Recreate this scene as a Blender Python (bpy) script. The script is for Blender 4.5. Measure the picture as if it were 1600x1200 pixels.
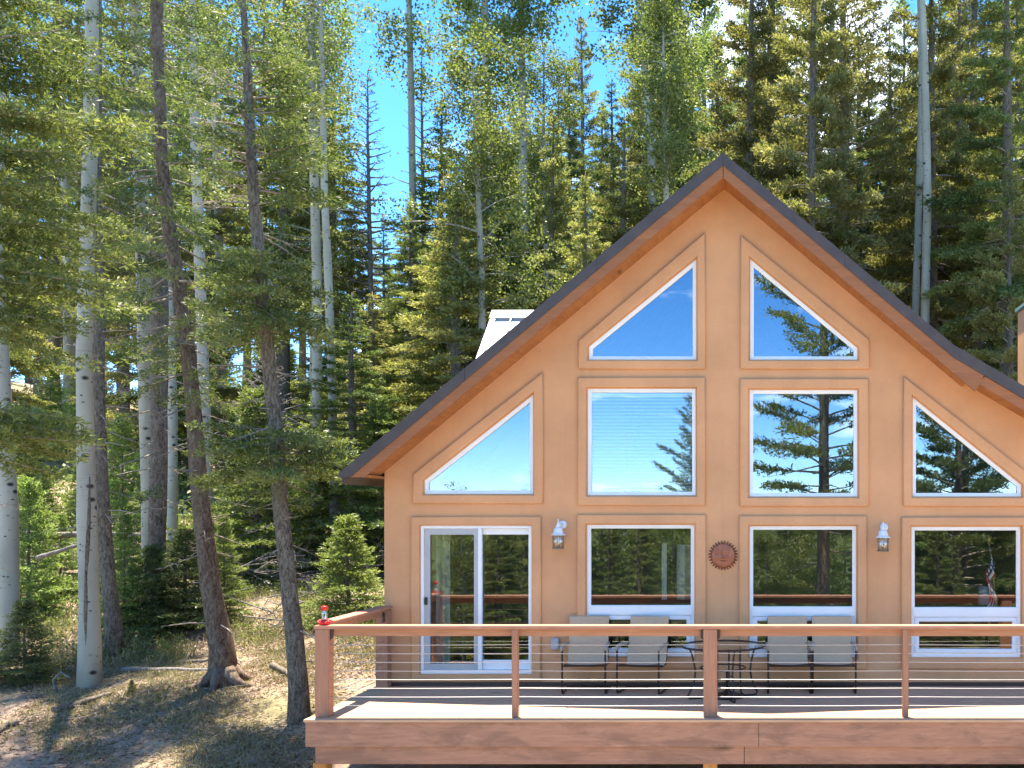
import bpy, bmesh, math, random
import numpy as np
from mathutils import Vector, Matrix

# ------------------------------------------------------------------ scene, camera, sky, sun, exposure
scene = bpy.context.scene
C = scene.collection
for o in list(bpy.data.objects):
    bpy.data.objects.remove(o)

CAM_Y, CAM_Z, FPX = -15.0, 2.47, 1650.0          # metres; focal length in photo pixels
cam_d = bpy.data.cameras.new('camera')
cam = bpy.data.objects.new('camera', cam_d)
C.objects.link(cam)
cam.location = (0, CAM_Y, CAM_Z)
cam.rotation_euler = (math.radians(90), 0, 0)
cam_d.sensor_width = 36
cam_d.lens = FPX / 1600 * 36
cam_d.shift_x = (800 - 1172) / 1600
cam_d.shift_y = (800 - 600) / 1600
cam_d.clip_start = 0.1
cam_d.clip_end = 3000
scene.camera = cam

SUN_DIR = Vector((-0.62, 1.52, 7.4)).normalized()   # towards the sun: high, behind the house, a little left
elev = math.asin(SUN_DIR.z)
azim = math.atan2(SUN_DIR.x, SUN_DIR.y)             # clockwise from +Y

w = bpy.data.worlds.new('World')
scene.world = w
w.use_nodes = True
nt = w.node_tree
nt.nodes.clear()
out = nt.nodes.new('ShaderNodeOutputWorld')
bg = nt.nodes.new('ShaderNodeBackground')
sky = nt.nodes.new('ShaderNodeTexSky')
sky.sky_type = 'NISHITA'
sky.sun_disc = False
sky.sun_elevation = elev
sky.sun_rotation = azim
sky.altitude = 2600
sky.air_density = 0.8
sky.dust_density = 0.0
sky.ozone_density = 1.0
hsv = nt.nodes.new('ShaderNodeHueSaturation')
hsv.inputs['Saturation'].default_value = 1.30
hsv.inputs['Value'].default_value = 1.0
nt.links.new(sky.outputs[0], hsv.inputs['Color'])
# thin fair-weather clouds over the whole dome
tc = nt.nodes.new('ShaderNodeTexCoord')
sep = nt.nodes.new('ShaderNodeSeparateXYZ')
nt.links.new(tc.outputs['Generated'], sep.inputs[0])
addz = nt.nodes.new('ShaderNodeMath'); addz.operation = 'ADD'; addz.inputs[1].default_value = 0.22
nt.links.new(sep.outputs[2], addz.inputs[0])
mx = nt.nodes.new('ShaderNodeMath'); mx.operation = 'MAXIMUM'; mx.inputs[1].default_value = 0.05
nt.links.new(addz.outputs[0], mx.inputs[0])
dv = nt.nodes.new('ShaderNodeVectorMath'); dv.operation = 'DIVIDE'
comb = nt.nodes.new('ShaderNodeCombineXYZ')
for k in range(3):
    nt.links.new(mx.outputs[0], comb.inputs[k])
nt.links.new(tc.outputs['Generated'], dv.inputs[0])
nt.links.new(comb.outputs[0], dv.inputs[1])
cn = nt.nodes.new('ShaderNodeTexNoise')
cn.inputs['Scale'].default_value = 2.1
cn.inputs['Detail'].default_value = 7
cn.inputs['Roughness'].default_value = 0.55
cn.inputs['Distortion'].default_value = 0.4
ofs = nt.nodes.new('ShaderNodeVectorMath'); ofs.operation = 'ADD'; ofs.inputs[1].default_value = (0.0, 0.0, 0.0)
nt.links.new(dv.outputs[0], ofs.inputs[0])
nt.links.new(ofs.outputs[0], cn.inputs['Vector'])
cr = nt.nodes.new('ShaderNodeMapRange')
cr.inputs['From Min'].default_value = 0.575
cr.inputs['From Max'].default_value = 0.74
nt.links.new(cn.outputs[0], cr.inputs['Value'])
mixc = nt.nodes.new('ShaderNodeMixRGB')
mixc.inputs['Color2'].default_value = (9.5, 9.5, 9.5, 1)
nt.links.new(cr.outputs[0], mixc.inputs['Fac'])
nt.links.new(hsv.outputs[0], mixc.inputs['Color1'])
nt.links.new(mixc.outputs[0], bg.inputs['Color'])
bg.inputs['Strength'].default_value = 0.14
nt.links.new(bg.outputs[0], out.inputs[0])

sun_d = bpy.data.lights.new('sun', 'SUN')
sun_d.energy = 4.7
sun_d.angle = math.radians(0.53)
sun_d.color = (1.0, 0.91, 0.76)
sun = bpy.data.objects.new('sun', sun_d)
C.objects.link(sun)
sun.rotation_euler = SUN_DIR.to_track_quat('Z', 'Y').to_euler()
sun.location = (-5, 12, 60)

vs = scene.view_settings
vs.view_transform = 'Standard'
vs.look = 'None'
vs.exposure = 2.18
vs.gamma = 1.0
vs.use_curve_mapping = False
scene.cycles.max_bounces = 6
scene.cycles.diffuse_bounces = 3
scene.cycles.glossy_bounces = 3
scene.cycles.transmission_bounces = 5
scene.cycles.transparent_max_bounces = 10
scene.cycles.use_denoising = True
scene.cycles.sample_clamp_indirect = 8

# ------------------------------------------------------------------ helpers
def srgb(r, g, b):
    f = lambda c: (c / 255 / 12.92) if c / 255 <= 0.04045 else ((c / 255 + 0.055) / 1.055) ** 2.4
    return (f(r), f(g), f(b), 1)

def at(px, py, d):
    """place in metres of a point seen at photo pixel px,py when it stands d metres away"""
    return Vector(((px - 1172) * d / FPX, d + CAM_Y, CAM_Z + (800 - py) * d / FPX))

def fx(px): return (px - 1172) / 110.0            # facade plane (15 m away)
def fz(py): return CAM_Z + (800 - py) / 110.0

def tag(o, label=None, cat=None, group=None, kind=None):
    if label: o['label'] = label
    if cat: o['category'] = cat
    if group: o['group'] = group
    if kind: o['kind'] = kind
    return o

def empty(name, loc=(0, 0, 0), rz=0.0, label=None, cat=None, group=None, parent=None):
    o = bpy.data.objects.new(name, None)
    C.objects.link(o)
    o.empty_display_size = 0.2
    o.location = loc
    o.rotation_euler = (0, 0, rz)
    if parent: o.parent = parent
    return tag(o, label, cat, group)

def link(name, me, mat=None, parent=None, loc=None):
    o = bpy.data.objects.new(name, me)
    C.objects.link(o)
    if mat is not None and not me.materials:
        me.materials.append(mat)
    if parent: o.parent = parent
    if loc is not None: o.location = loc
    return o

def copy_tree(o, parent=None):
    c = o.copy()
    C.objects.link(c)
    c.parent = parent
    for ch in list(o.children):
        copy_tree(ch, c)
    return c

class MB:
    def __init__(self):
        self.v = []; self.f = []; self.sm = []
    def _add(self, vs, fs, smooth=False):
        b = len(self.v)
        self.v += [tuple(p) for p in vs]
        for f in fs:
            self.f.append(tuple(i + b for i in f)); self.sm.append(smooth)
        return self
    def box(self, x0, x1, y0, y1, z0, z1):
        vs = [(x0, y0, z0), (x1, y0, z0), (x1, y1, z0), (x0, y1, z0), (x0, y0, z1), (x1, y0, z1), (x1, y1, z1), (x0, y1, z1)]
        fs = [(3, 2, 1, 0), (4, 5, 6, 7), (0, 1, 5, 4), (1, 2, 6, 5), (2, 3, 7, 6), (3, 0, 4, 7)]
        return self._add(vs, fs)
    def tube(self, pts, rad, n=8, caps=True, smooth=True, lump=0.0, rng=None):
        pts = [Vector(p) for p in pts]
        if not hasattr(rad, '__len__'): rad = [rad] * len(pts)
        vs = []; fs = []
        t = (pts[1] - pts[0]).normalized()
        ref = Vector((0, 0, 1)) if abs(t.z) < 0.9 else Vector((1, 0, 0))
        u = t.cross(ref).normalized()
        for i, p in enumerate(pts):
            a = pts[max(i - 1, 0)]; b = pts[min(i + 1, len(pts) - 1)]
            t = (b - a)
            t = t.normalized() if t.length > 1e-9 else Vector((0, 0, 1))
            u = (u - t * u.dot(t))
            u = u.normalized() if u.length > 1e-6 else t.orthogonal().normalized()
            v = t.cross(u)
            for k in range(n):
                an = 2 * math.pi * k / n
                r = rad[i]
                if lump and rng: r *= 1 + rng.uniform(-lump, lump)
                vs.append(p + u * (math.cos(an) * r) + v * (math.sin(an) * r))
        for i in range(len(pts) - 1):
            for k in range(n):
                k2 = (k + 1) % n
                fs.append((i * n + k, i * n + k2, (i + 1) * n + k2, (i + 1) * n + k))
        self._add(vs, fs, smooth)
        if caps:
            b = len(self.v) - len(vs)
            self.f.append(tuple(b + k for k in reversed(range(n)))); self.sm.append(False)
            e = b + (len(pts) - 1) * n
            self.f.append(tuple(e + k for k in range(n))); self.sm.append(False)
        return self
    def lathe(self, prof, n=16, centre=(0, 0, 0), smooth=True):
        cx, cy, cz = centre
        vs = []; fs = []
        for r, z in prof:
            for k in range(n):
                a = 2 * math.pi * k / n
                vs.append((cx + r * math.cos(a), cy + r * math.sin(a), cz + z))
        for i in range(len(prof) - 1):
            for k in range(n):
                k2 = (k + 1) % n
                fs.append((i * n + k, i * n + k2, (i + 1) * n + k2, (i + 1) * n + k))
        fs.append(tuple(reversed(range(n))))
        fs.append(tuple((len(prof) - 1) * n + k for k in range(n)))
        return self._add(vs, fs, smooth)
    def prism(self, poly, y0, y1):
        """polygon given in (x, z), pushed along y"""
        n = len(poly)
        area = sum(poly[i][0] * poly[(i + 1) % n][1] - poly[(i + 1) % n][0] * poly[i][1] for i in range(n))
        if area < 0: poly = poly[::-1]
        vs = [(x, y0, z) for x, z in poly] + [(x, y1, z) for x, z in poly]
        fs = [tuple(range(n)), tuple(reversed(range(n, 2 * n)))]
        for i in range(n):
            j = (i + 1) % n
            fs.append((i, i + n, j + n, j))
        return self._add(vs, fs)
    def mesh(self, name):
        me = bpy.data.meshes.new(name)
        me.from_pydata(self.v, [], self.f)
        me.polygons.foreach_set('use_smooth', self.sm)
        me.update()
        return me
    def build(self, name, mat, parent=None, bevel=0.0, loc=None):
        me = self.mesh(name)
        if bevel:
            bm = bmesh.new(); bm.from_mesh(me)
            bmesh.ops.remove_doubles(bm, verts=bm.verts, dist=1e-5)
            es = [e for e in bm.edges if len(e.link_faces) == 2 and e.calc_face_angle(0) > 0.5]
            bmesh.ops.bevel(bm, geom=es, offset=bevel, segments=2, affect='EDGES', clamp_overlap=True)
            bm.to_mesh(me); bm.free()
        return link(name, me, mat, parent, loc)

def plate(name, outer, holes, y_front, thick, bevel, mat, parent=None, res=2):
    """flat piece in the x,z plane with openings, front face at y_front, rounded edges"""
    cu = bpy.data.curves.new(name, 'CURVE')
    cu.dimensions = '2D'; cu.fill_mode = 'BOTH'
    for ring in [outer] + list(holes):
        sp = cu.splines.new('POLY'); sp.points.add(len(ring) - 1)
        for p, (x, z) in zip(sp.points, ring): p.co = (x, z, 0, 1)
        sp.use_cyclic_u = True
    cu.extrude = thick / 2 - bevel
    cu.bevel_depth = bevel; cu.bevel_resolution = res
    cu.offset = -bevel
    ob = bpy.data.objects.new(name, cu)
    me = bpy.data.meshes.new_from_object(ob)
    bpy.data.objects.remove(ob); bpy.data.curves.remove(cu)
    n = len(me.vertices)
    co = np.empty(n * 3); me.vertices.foreach_get('co', co); co = co.reshape(-1, 3)
    new = np.column_stack([co[:, 0], y_front + thick / 2 - co[:, 2], co[:, 1]])
    me.vertices.foreach_set('co', new.ravel()); me.update()
    me.materials.clear()
    return link(name, me, mat, parent)

def rect(x0, x1, z0, z1): return [(x0, z0), (x1, z0), (x1, z1), (x0, z1)]

def inset(poly, d):
    """shrink a convex polygon by d"""
    n = len(poly)
    area = sum(poly[i][0] * poly[(i + 1) % n][1] - poly[(i + 1) % n][0] * poly[i][1] for i in range(n))
    if area < 0: poly = poly[::-1]
    lines = []
    for i in range(n):
        (ax, ay), (bx, by) = poly[i], poly[(i + 1) % n]
        L = math.hypot(bx - ax, by - ay)
        nx, ny = -(by - ay) / L, (bx - ax) / L
        lines.append((ax + nx * d, ay + ny * d, (bx - ax) / L, (by - ay) / L))
    res = []
    for i in range(n):
        x1, y1, dx1, dy1 = lines[i - 1]; x2, y2, dx2, dy2 = lines[i]
        den = dx1 * dy2 - dy1 * dx2
        t = ((x2 - x1) * dy2 - (y2 - y1) * dx2) / den
        res.append((x1 + dx1 * t, y1 + dy1 * t))
    return res

# ------------------------------------------------------------------ materials
def nodes(name):
    m = bpy.data.materials.new(name); m.use_nodes = True
    t = m.node_tree; t.nodes.clear()
    o = t.nodes.new('ShaderNodeOutputMaterial')
    return m, t, o

def coords(t, scale=(1, 1, 1), kind='Object'):
    c = t.nodes.new('ShaderNodeTexCoord'); mp = t.nodes.new('ShaderNodeMapping')
    mp.inputs['Scale'].default_value = scale
    t.links.new(c.outputs[kind], mp.inputs['Vector'])
    return mp.outputs[0]

def noise(t, vec, scale, detail=4, rough=0.55, dist=0.0):
    n = t.nodes.new('ShaderNodeTexNoise')
    n.inputs['Scale'].default_value = scale; n.inputs['Detail'].default_value = detail
    n.inputs['Roughness'].default_value = rough; n.inputs['Distortion'].default_value = dist
    t.links.new(vec, n.inputs['Vector'])
    return n.outputs[0]

def ramp(t, fac, stops):
    r = t.nodes.new('ShaderNodeValToRGB')
    e = r.color_ramp.elements
    while len(e) < len(stops): e.new(0.5)
    for el, (p, c) in zip(e, stops):
        el.position = p; el.color = c if len(c) == 4 else (*c, 1)
    t.links.new(fac, r.inputs[0])
    return r.outputs[0]

def mix(t, fac, a, b, mode='MIX'):
    m = t.nodes.new('ShaderNodeMixRGB'); m.blend_type = mode
    for s, v in (('Fac', fac), ('Color1', a), ('Color2', b)):
        if isinstance(v, (int, float)): m.inputs[s].default_value = v
        elif isinstance(v, tuple): m.inputs[s].default_value = v if len(v) == 4 else (*v, 1)
        else: t.links.new(v, m.inputs[s])
    return m.outputs[0]

def bump(t, h, strength, dist):
    b = t.nodes.new('ShaderNodeBump')
    b.inputs['Strength'].default_value = strength; b.inputs['Distance'].default_value = dist
    t.links.new(h, b.inputs['Height'])
    return b.outputs[0]

def principled(t, o, col, rough=0.6, nrm=None, metal=0.0, spec=0.5):
    p = t.nodes.new('ShaderNodeBsdfPrincipled')
    if isinstance(col, tuple): p.inputs['Base Color'].default_value = col if len(col) == 4 else (*col, 1)
    else: t.links.new(col, p.inputs['Base Color'])
    if isinstance(rough, (int, float)): p.inputs['Roughness'].default_value = rough
    else: t.links.new(rough, p.inputs['Roughness'])
    p.inputs['Metallic'].default_value = metal
    p.inputs['Specular IOR Level'].default_value = spec
    if nrm is not None: t.links.new(nrm, p.inputs['Normal'])
    t.links.new(p.outputs[0], o.inputs[0])
    return p

def simple(name, col, rough=0.5, metal=0.0, var=0.12, scale=9.0, bmp=0.0, spec=0.5):
    m, t, o = nodes(name)
    v = coords(t)
    n = noise(t, v, scale, 5)
    dark = tuple(c * (1 - var) for c in col[:3]); light = tuple(min(1, c * (1 + var)) for c in col[:3])
    c = ramp(t, n, [(0.3, dark), (0.7, light)])
    principled(t, o, c, rough, bump(t, noise(t, v, scale * 12, 3), bmp, 0.004) if bmp else None, metal, spec)
    return m

def stucco_mat(name, base):
    m, t, o = nodes(name)
    v = coords(t)
    big = noise(t, v, 0.9, 5, 0.6)
    fine = noise(t, v, 55, 4, 0.65)
    mid = noise(t, v, 14, 4, 0.6)
    a = tuple(c * 0.80 for c in base[:3]); b = tuple(min(1, c * 1.12) for c in base[:3])
    c = ramp(t, big, [(0.3, a), (0.7, b)])
    c = mix(t, 0.22, c, ramp(t, fine, [(0.3, tuple(x * 0.7 for x in base[:3])), (0.7, tuple(x * 1.15 for x in base[:3]))]))
    # rain streaks running down
    st = noise(t, coords(t, (7, 7, 0.35)), 1.0, 4)
    c = mix(t, ramp(t, st, [(0.55, (0, 0, 0)), (0.8, (0.22, 0.22, 0.22))]), c, tuple(x * 0.66 for x in base[:3]))
    h = mix(t, 0.5, fine, mid)
    principled(t, o, c, 0.92, bump(t, h, 0.45, 0.006), spec=0.2)
    return m

def wood_mat(name, base, dark, axis='x', rough=0.7, blotch=0.5, worn=None):
    m, t, o = nodes(name)
    sc = {'x': (0.7, 9, 9), 'y': (9, 0.7, 9), 'z': (9, 9, 0.7)}[axis]
    sc2 = {'x': (1.1, 4, 3), 'y': (4, 1.1, 3), 'z': (4, 4, 1.1)}[axis]
    g = noise(t, coords(t, sc), 3.5, 7, 0.65, 0.6)
    bl = noise(t, coords(t, sc2), 1.3, 5, 0.6, 0.8)
    c = ramp(t, g, [(0.25, tuple(x * 0.72 for x in base[:3])), (0.75, tuple(min(1, x * 1.12) for x in base[:3]))])
    f = ramp(t, bl, [(0.46, (0, 0, 0)), (0.60, (blotch, blotch, blotch))])
    kn = t.nodes.new('ShaderNodeTexVoronoi'); kn.inputs['Scale'].default_value = 1.0
    t.links.new(coords(t, tuple(v_ * 0.55 for v_ in sc2)), kn.inputs['Vector'])
    c = mix(t, f, c, dark)
    c = mix(t, ramp(t, kn.outputs['Distance'], [(0.04, (0.8, 0.8, 0.8)), (0.10, (0, 0, 0))]), c, tuple(x * 0.45 for x in dark[:3]))
    if worn is not None:
        wn = noise(t, coords(t, sc2), 2.6, 6, 0.7)
        c = mix(t, ramp(t, wn, [(0.56, (0, 0, 0)), (0.72, (0.6, 0.6, 0.6))]), c, worn)
    principled(t, o, c, rough, bump(t, g, 0.35, 0.004), spec=0.3)
    return m

def bark_mat(name, a, b, c3, scale=1.0):
    m, t, o = nodes(name)
    v = coords(t, (13 * scale, 13 * scale, 4.6 * scale))
    n = noise(t, v, 1.6, 7, 0.7, 1.0)
    big = noise(t, coords(t, (1, 1, 0.5)), 1.3, 4)
    c = ramp(t, n, [(0.36, a), (0.50, b), (0.64, c3)])
    fl_ = noise(t, coords(t, (22, 22, 15)), 1.5, 5, 0.7)
    c = mix(t, ramp(t, fl_, [(0.5, (0, 0, 0)), (0.68, (0.55, 0.55, 0.55))]), c, tuple(min(1, x * 1.35) for x in c3[:3]))
    c = mix(t, ramp(t, big, [(0.45, (0, 0, 0)), (0.7, (0.5, 0.5, 0.5))]), c, tuple(x * 0.7 + 0.02 for x in c3[:3]))
    principled(t, o, c, 0.95, bump(t, n, 1.0, 0.03), spec=0.1)
    return m

def aspen_mat(name):
    m, t, o = nodes(name)
    base = ramp(t, noise(t, coords(t, (1.2, 1.2, 0.5)), 1.6, 4), [(0.3, (0.31, 0.295, 0.225)), (0.7, (0.44, 0.42, 0.34))])
    band = noise(t, coords(t, (2.2, 2.2, 22)), 1.0, 5, 0.6)
    c = mix(t, ramp(t, band, [(0.60, (0, 0, 0)), (0.70, (0.65, 0.65, 0.65))]), base, (0.23, 0.21, 0.18))
    vo = t.nodes.new('ShaderNodeTexVoronoi'); vo.inputs['Scale'].default_value = 1.0
    t.links.new(coords(t, (2.6, 2.6, 4.2)), vo.inputs['Vector'])
    knot = ramp(t, vo.outputs['Distance'], [(0.10, (1, 1, 1)), (0.20, (0, 0, 0))])
    c = mix(t, knot, c, (0.045, 0.04, 0.035))
    v2 = t.nodes.new('ShaderNodeTexVoronoi'); v2.inputs['Scale'].default_value = 1.0
    t.links.new(coords(t, (7, 7, 13)), v2.inputs['Vector'])
    msk = ramp(t, noise(t, coords(t, (1, 1, 1)), 1.7, 2), [(0.5, (0, 0, 0)), (0.56, (1, 1, 1))])
    c = mix(t, mix(t, 1.0, msk, ramp(t, v2.outputs['Distance'], [(0.13, (1, 1, 1)), (0.22, (0, 0, 0))]), 'MULTIPLY'), c, (0.08, 0.07, 0.06))
    principled(t, o, c, 0.8, bump(t, band, 0.4, 0.01), spec=0.2)
    return m

def leaf_mat(name, dark, mid, light, trans=0.35, gloss=0.03):
    m, t, o = nodes(name)
    at_ = t.nodes.new('ShaderNodeAttribute'); at_.attribute_name = 'tint'
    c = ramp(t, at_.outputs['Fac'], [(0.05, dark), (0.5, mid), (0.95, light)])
    oi = t.nodes.new('ShaderNodeObjectInfo')
    hs = t.nodes.new('ShaderNodeHueSaturation')
    hv = t.nodes.new('ShaderNodeMapRange')
    hv.inputs['To Min'].default_value = 0.485; hv.inputs['To Max'].default_value = 0.512
    t.links.new(oi.outputs['Random'], hv.inputs['Value']); t.links.new(hv.outputs[0], hs.inputs['Hue'])
    vv = t.nodes.new('ShaderNodeMapRange')
    vv.inputs['To Min'].default_value = 0.85; vv.inputs['To Max'].default_value = 1.15
    t.links.new(oi.outputs['Random'], vv.inputs['Value']); t.links.new(vv.outputs[0], hs.inputs['Value'])
    t.links.new(c, hs.inputs['Color'])
    d = t.nodes.new('ShaderNodeBsdfDiffuse'); tr = t.nodes.new('ShaderNodeBsdfTranslucent')
    t.links.new(hs.outputs[0], d.inputs[0])
    wt = mix(t, 1.0, hs.outputs[0], (1.08, 1.14, 0.72), 'MULTIPLY')
    t.links.new(wt, tr.inputs[0])
    ms = t.nodes.new('ShaderNodeMixShader'); ms.inputs[0].default_value = trans
    t.links.new(d.outputs[0], ms.inputs[1]); t.links.new(tr.outputs[0], ms.inputs[2])
    gl = t.nodes.new('ShaderNodeBsdfGlossy'); gl.inputs['Roughness'].default_value = 0.45
    m2 = t.nodes.new('ShaderNodeMixShader'); m2.inputs[0].default_value = gloss
    t.links.new(ms.outputs[0], m2.inputs[1]); t.links.new(gl.outputs[0], m2.inputs[2])
    t.links.new(m2.outputs[0], o.inputs[0])
    return m

def glass_mat(name, refl=0.5, tint=(0.92, 0.97, 0.98)):
    m, t, o = nodes(name)
    g = t.nodes.new('ShaderNodeBsdfGlossy'); g.inputs['Roughness'].default_value = 0.0
    g.inputs['Color'].default_value = (*tint, 1)
    wv = noise(t, coords(t), 1.3, 2)
    t.links.new(bump(t, wv, 0.045, 0.01), g.inputs['Normal'])
    tr = t.nodes.new('ShaderNodeBsdfTransparent'); tr.inputs['Color'].default_value = (0.88, 0.91, 0.90, 1)
    ms = t.nodes.new('ShaderNodeMixShader'); ms.inputs[0].default_value = refl
    t.links.new(tr.outputs[0], ms.inputs[1]); t.links.new(g.outputs[0], ms.inputs[2])
    t.links.new(ms.outputs[0], o.inputs[0])
    return m

M = {}
M['stucco'] = stucco_mat('stucco', (0.64, 0.335, 0.165))
M['vinyl'] = simple('white_vinyl', (0.80, 0.81, 0.80), 0.35, var=0.04, scale=3)
M['screen_frame'] = simple('grey_aluminium', (0.42, 0.42, 0.41), 0.4, var=0.06)
M['glass'] = glass_mat('window_glass', 0.20, (0.64, 0.81, 0.96))
M['glass_dark'] = glass_mat('lower_window_glass', 0.155)
M['black'] = simple('black_plastic', (0.02, 0.02, 0.022), 0.4)
M['interior'] = simple('interior_paint', (0.20, 0.17, 0.13), 0.9, var=0.06, scale=2)
M['interior_floor'] = wood_mat('interior_floor', (0.14, 0.075, 0.035), (0.07, 0.035, 0.018), 'x')
M['roof_edge'] = simple('roof_edge_metal', (0.062, 0.048, 0.044), 0.6, var=0.2, scale=5)
M['shingle'] = simple('roof_shingle', (0.07, 0.062, 0.06), 0.95, var=0.35, scale=6, bmp=0.6)
M['fascia'] = wood_mat('fascia_stain', (0.34, 0.135, 0.055), (0.22, 0.09, 0.045), 'x', blotch=0.35)
M['soffit'] = wood_mat('soffit_stain', (0.40, 0.17, 0.06), (0.22, 0.085, 0.03), 'y', blotch=0.4)
M['white_metal'] = simple('pale_roof_metal', (0.40, 0.41, 0.42), 0.3, metal=0.0, var=0.05, scale=2)
M['deck_face'] = wood_mat('deck_stain', (0.38, 0.195, 0.12), (0.20, 0.108, 0.070), 'x', blotch=0.65, worn=(0.46, 0.265, 0.17))
M['deck_post'] = wood_mat('post_stain', (0.40, 0.195, 0.115), (0.30, 0.145, 0.09), 'z', blotch=0.4)
M['deck_board'] = wood_mat('deck_board', (0.54, 0.34, 0.205), (0.42, 0.26, 0.16), 'x', 0.8, blotch=0.5, worn=(0.53, 0.40, 0.30))
M['rail_wood'] = wood_mat('rail_stain', (0.44, 0.215, 0.115), (0.32, 0.155, 0.09), 'x', blotch=0.4)
M['rail_cap'] = wood_mat('rail_cap_stain', (0.46, 0.225, 0.135), (0.32, 0.155, 0.10), 'x', blotch=0.35, worn=(0.50, 0.33, 0.24))
M['cable'] = simple('steel_cable', (0.50, 0.48, 0.45), 0.38, metal=0.35, var=0.05)
M['bracket'] = simple('brown_bracket', (0.055, 0.03, 0.022), 0.5)
M['post_orange'] = wood_mat('under_deck_post', (0.50, 0.24, 0.07), (0.38, 0.17, 0.05), 'z', blotch=0.3)
M['concrete'] = simple('foundation_plaster', (0.42, 0.38, 0.31), 0.9, var=0.12, scale=4, bmp=0.3)
M['sling'] = simple('sling_fabric', (0.53, 0.368, 0.225), 0.85, var=0.08, scale=60, bmp=0.2)
M['bronze'] = simple('bronze_metal', (0.032, 0.018, 0.014), 0.4, metal=0.3, var=0.25)
M['armrest'] = simple('armrest_resin', (0.33, 0.275, 0.21), 0.5, var=0.1)
M['terracotta'] = simple('terracotta', (0.36, 0.130, 0.065), 0.8, var=0.25, scale=14, bmp=0.3)
M['terracotta_dark'] = simple('terracotta_rays', (0.22, 0.075, 0.035), 0.8, var=0.25, scale=14, bmp=0.3)
M['lamp_white'] = simple('lantern_white', (0.70, 0.73, 0.74), 0.3, var=0.08, scale=8)
M['lamp_brass'] = simple('lantern_aged_frame', (0.26, 0.215, 0.14), 0.45, metal=0.5, var=0.2)
M['red_plastic'] = simple('red_plastic', (0.58, 0.012, 0.012), 0.3, var=0.1)
M['box_grey'] = simple('outlet_cover', (0.42, 0.42, 0.41), 0.5, var=0.08)
M['curtain'] = simple('curtain_cloth', (0.46, 0.45, 0.40), 0.9, var=0.08, scale=20)
M['blind'] = simple('blind_slat', (0.62, 0.66, 0.66), 0.6, var=0.03)
M['shade'] = simple('lamp_shade_cloth', (0.50, 0.55, 0.60), 0.9, var=0.04)
M['brass'] = simple('gilt_pole', (0.50, 0.36, 0.13), 0.35, metal=0.6)
M['bark'] = bark_mat('spruce_bark', (0.048, 0.036, 0.027), (0.145, 0.116, 0.086), (0.26, 0.225, 0.175))
M['bark_red'] = bark_mat('fir_bark_reddish', (0.050, 0.030, 0.021), (0.155, 0.105, 0.072), (0.25, 0.195, 0.145))
M['bark_grey'] = bark_mat('dead_bark', (0.08, 0.072, 0.065), (0.185, 0.168, 0.15), (0.30, 0.275, 0.245))
M['aspen'] = aspen_mat('aspen_bark')
M['leaf_spruce'] = leaf_mat('spruce_needles', (0.052, 0.080, 0.022), (0.135, 0.175, 0.046), (0.260, 0.285, 0.095), 0.42)
M['leaf_dark'] = leaf_mat('dark_fir_needles', (0.052, 0.075, 0.028), (0.118, 0.145, 0.05), (0.205, 0.225, 0.085), 0.54)
M['leaf_olive'] = leaf_mat('sunny_needles', (0.1, 0.112, 0.032), (0.22, 0.22, 0.072), (0.35, 0.33, 0.135), 0.58)
M['leaf_young'] = leaf_mat('young_fir_needles', (0.095, 0.140, 0.030), (0.205, 0.265, 0.062), (0.320, 0.370, 0.115), 0.48)
M['leaf_aspen'] = leaf_mat('aspen_leaves', (0.095, 0.14, 0.032), (0.17, 0.22, 0.058), (0.265, 0.315, 0.1), 0.54)
M['leaf_bough'] = leaf_mat('bough_needles', (0.060, 0.095, 0.024), (0.160, 0.212, 0.052), (0.300, 0.340, 0.110), 0.44)
M['leaf_dead'] = leaf_mat('brown_needles', (0.130, 0.085, 0.049), (0.240, 0.163, 0.101), (0.351, 0.260, 0.176), 0.2)
M['grass'] = leaf_mat('dry_grass', (0.125, 0.115, 0.045), (0.25, 0.215, 0.105), (0.42, 0.36, 0.205), 0.3)
M['litter'] = leaf_mat('needle_litter', (0.10, 0.065, 0.042), (0.27, 0.19, 0.13), (0.50, 0.40, 0.30), 0.1, 0.0)
M['herb'] = leaf_mat('green_herbs', (0.065, 0.095, 0.022), (0.135, 0.170, 0.045), (0.235, 0.255, 0.085), 0.35)
M['branch'] = simple('grey_branch', (0.30, 0.245, 0.19), 0.95, var=0.35, scale=2)
M['twig'] = simple('dry_twig', (0.25, 0.20, 0.155), 0.9, var=0.4, scale=3)

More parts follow.
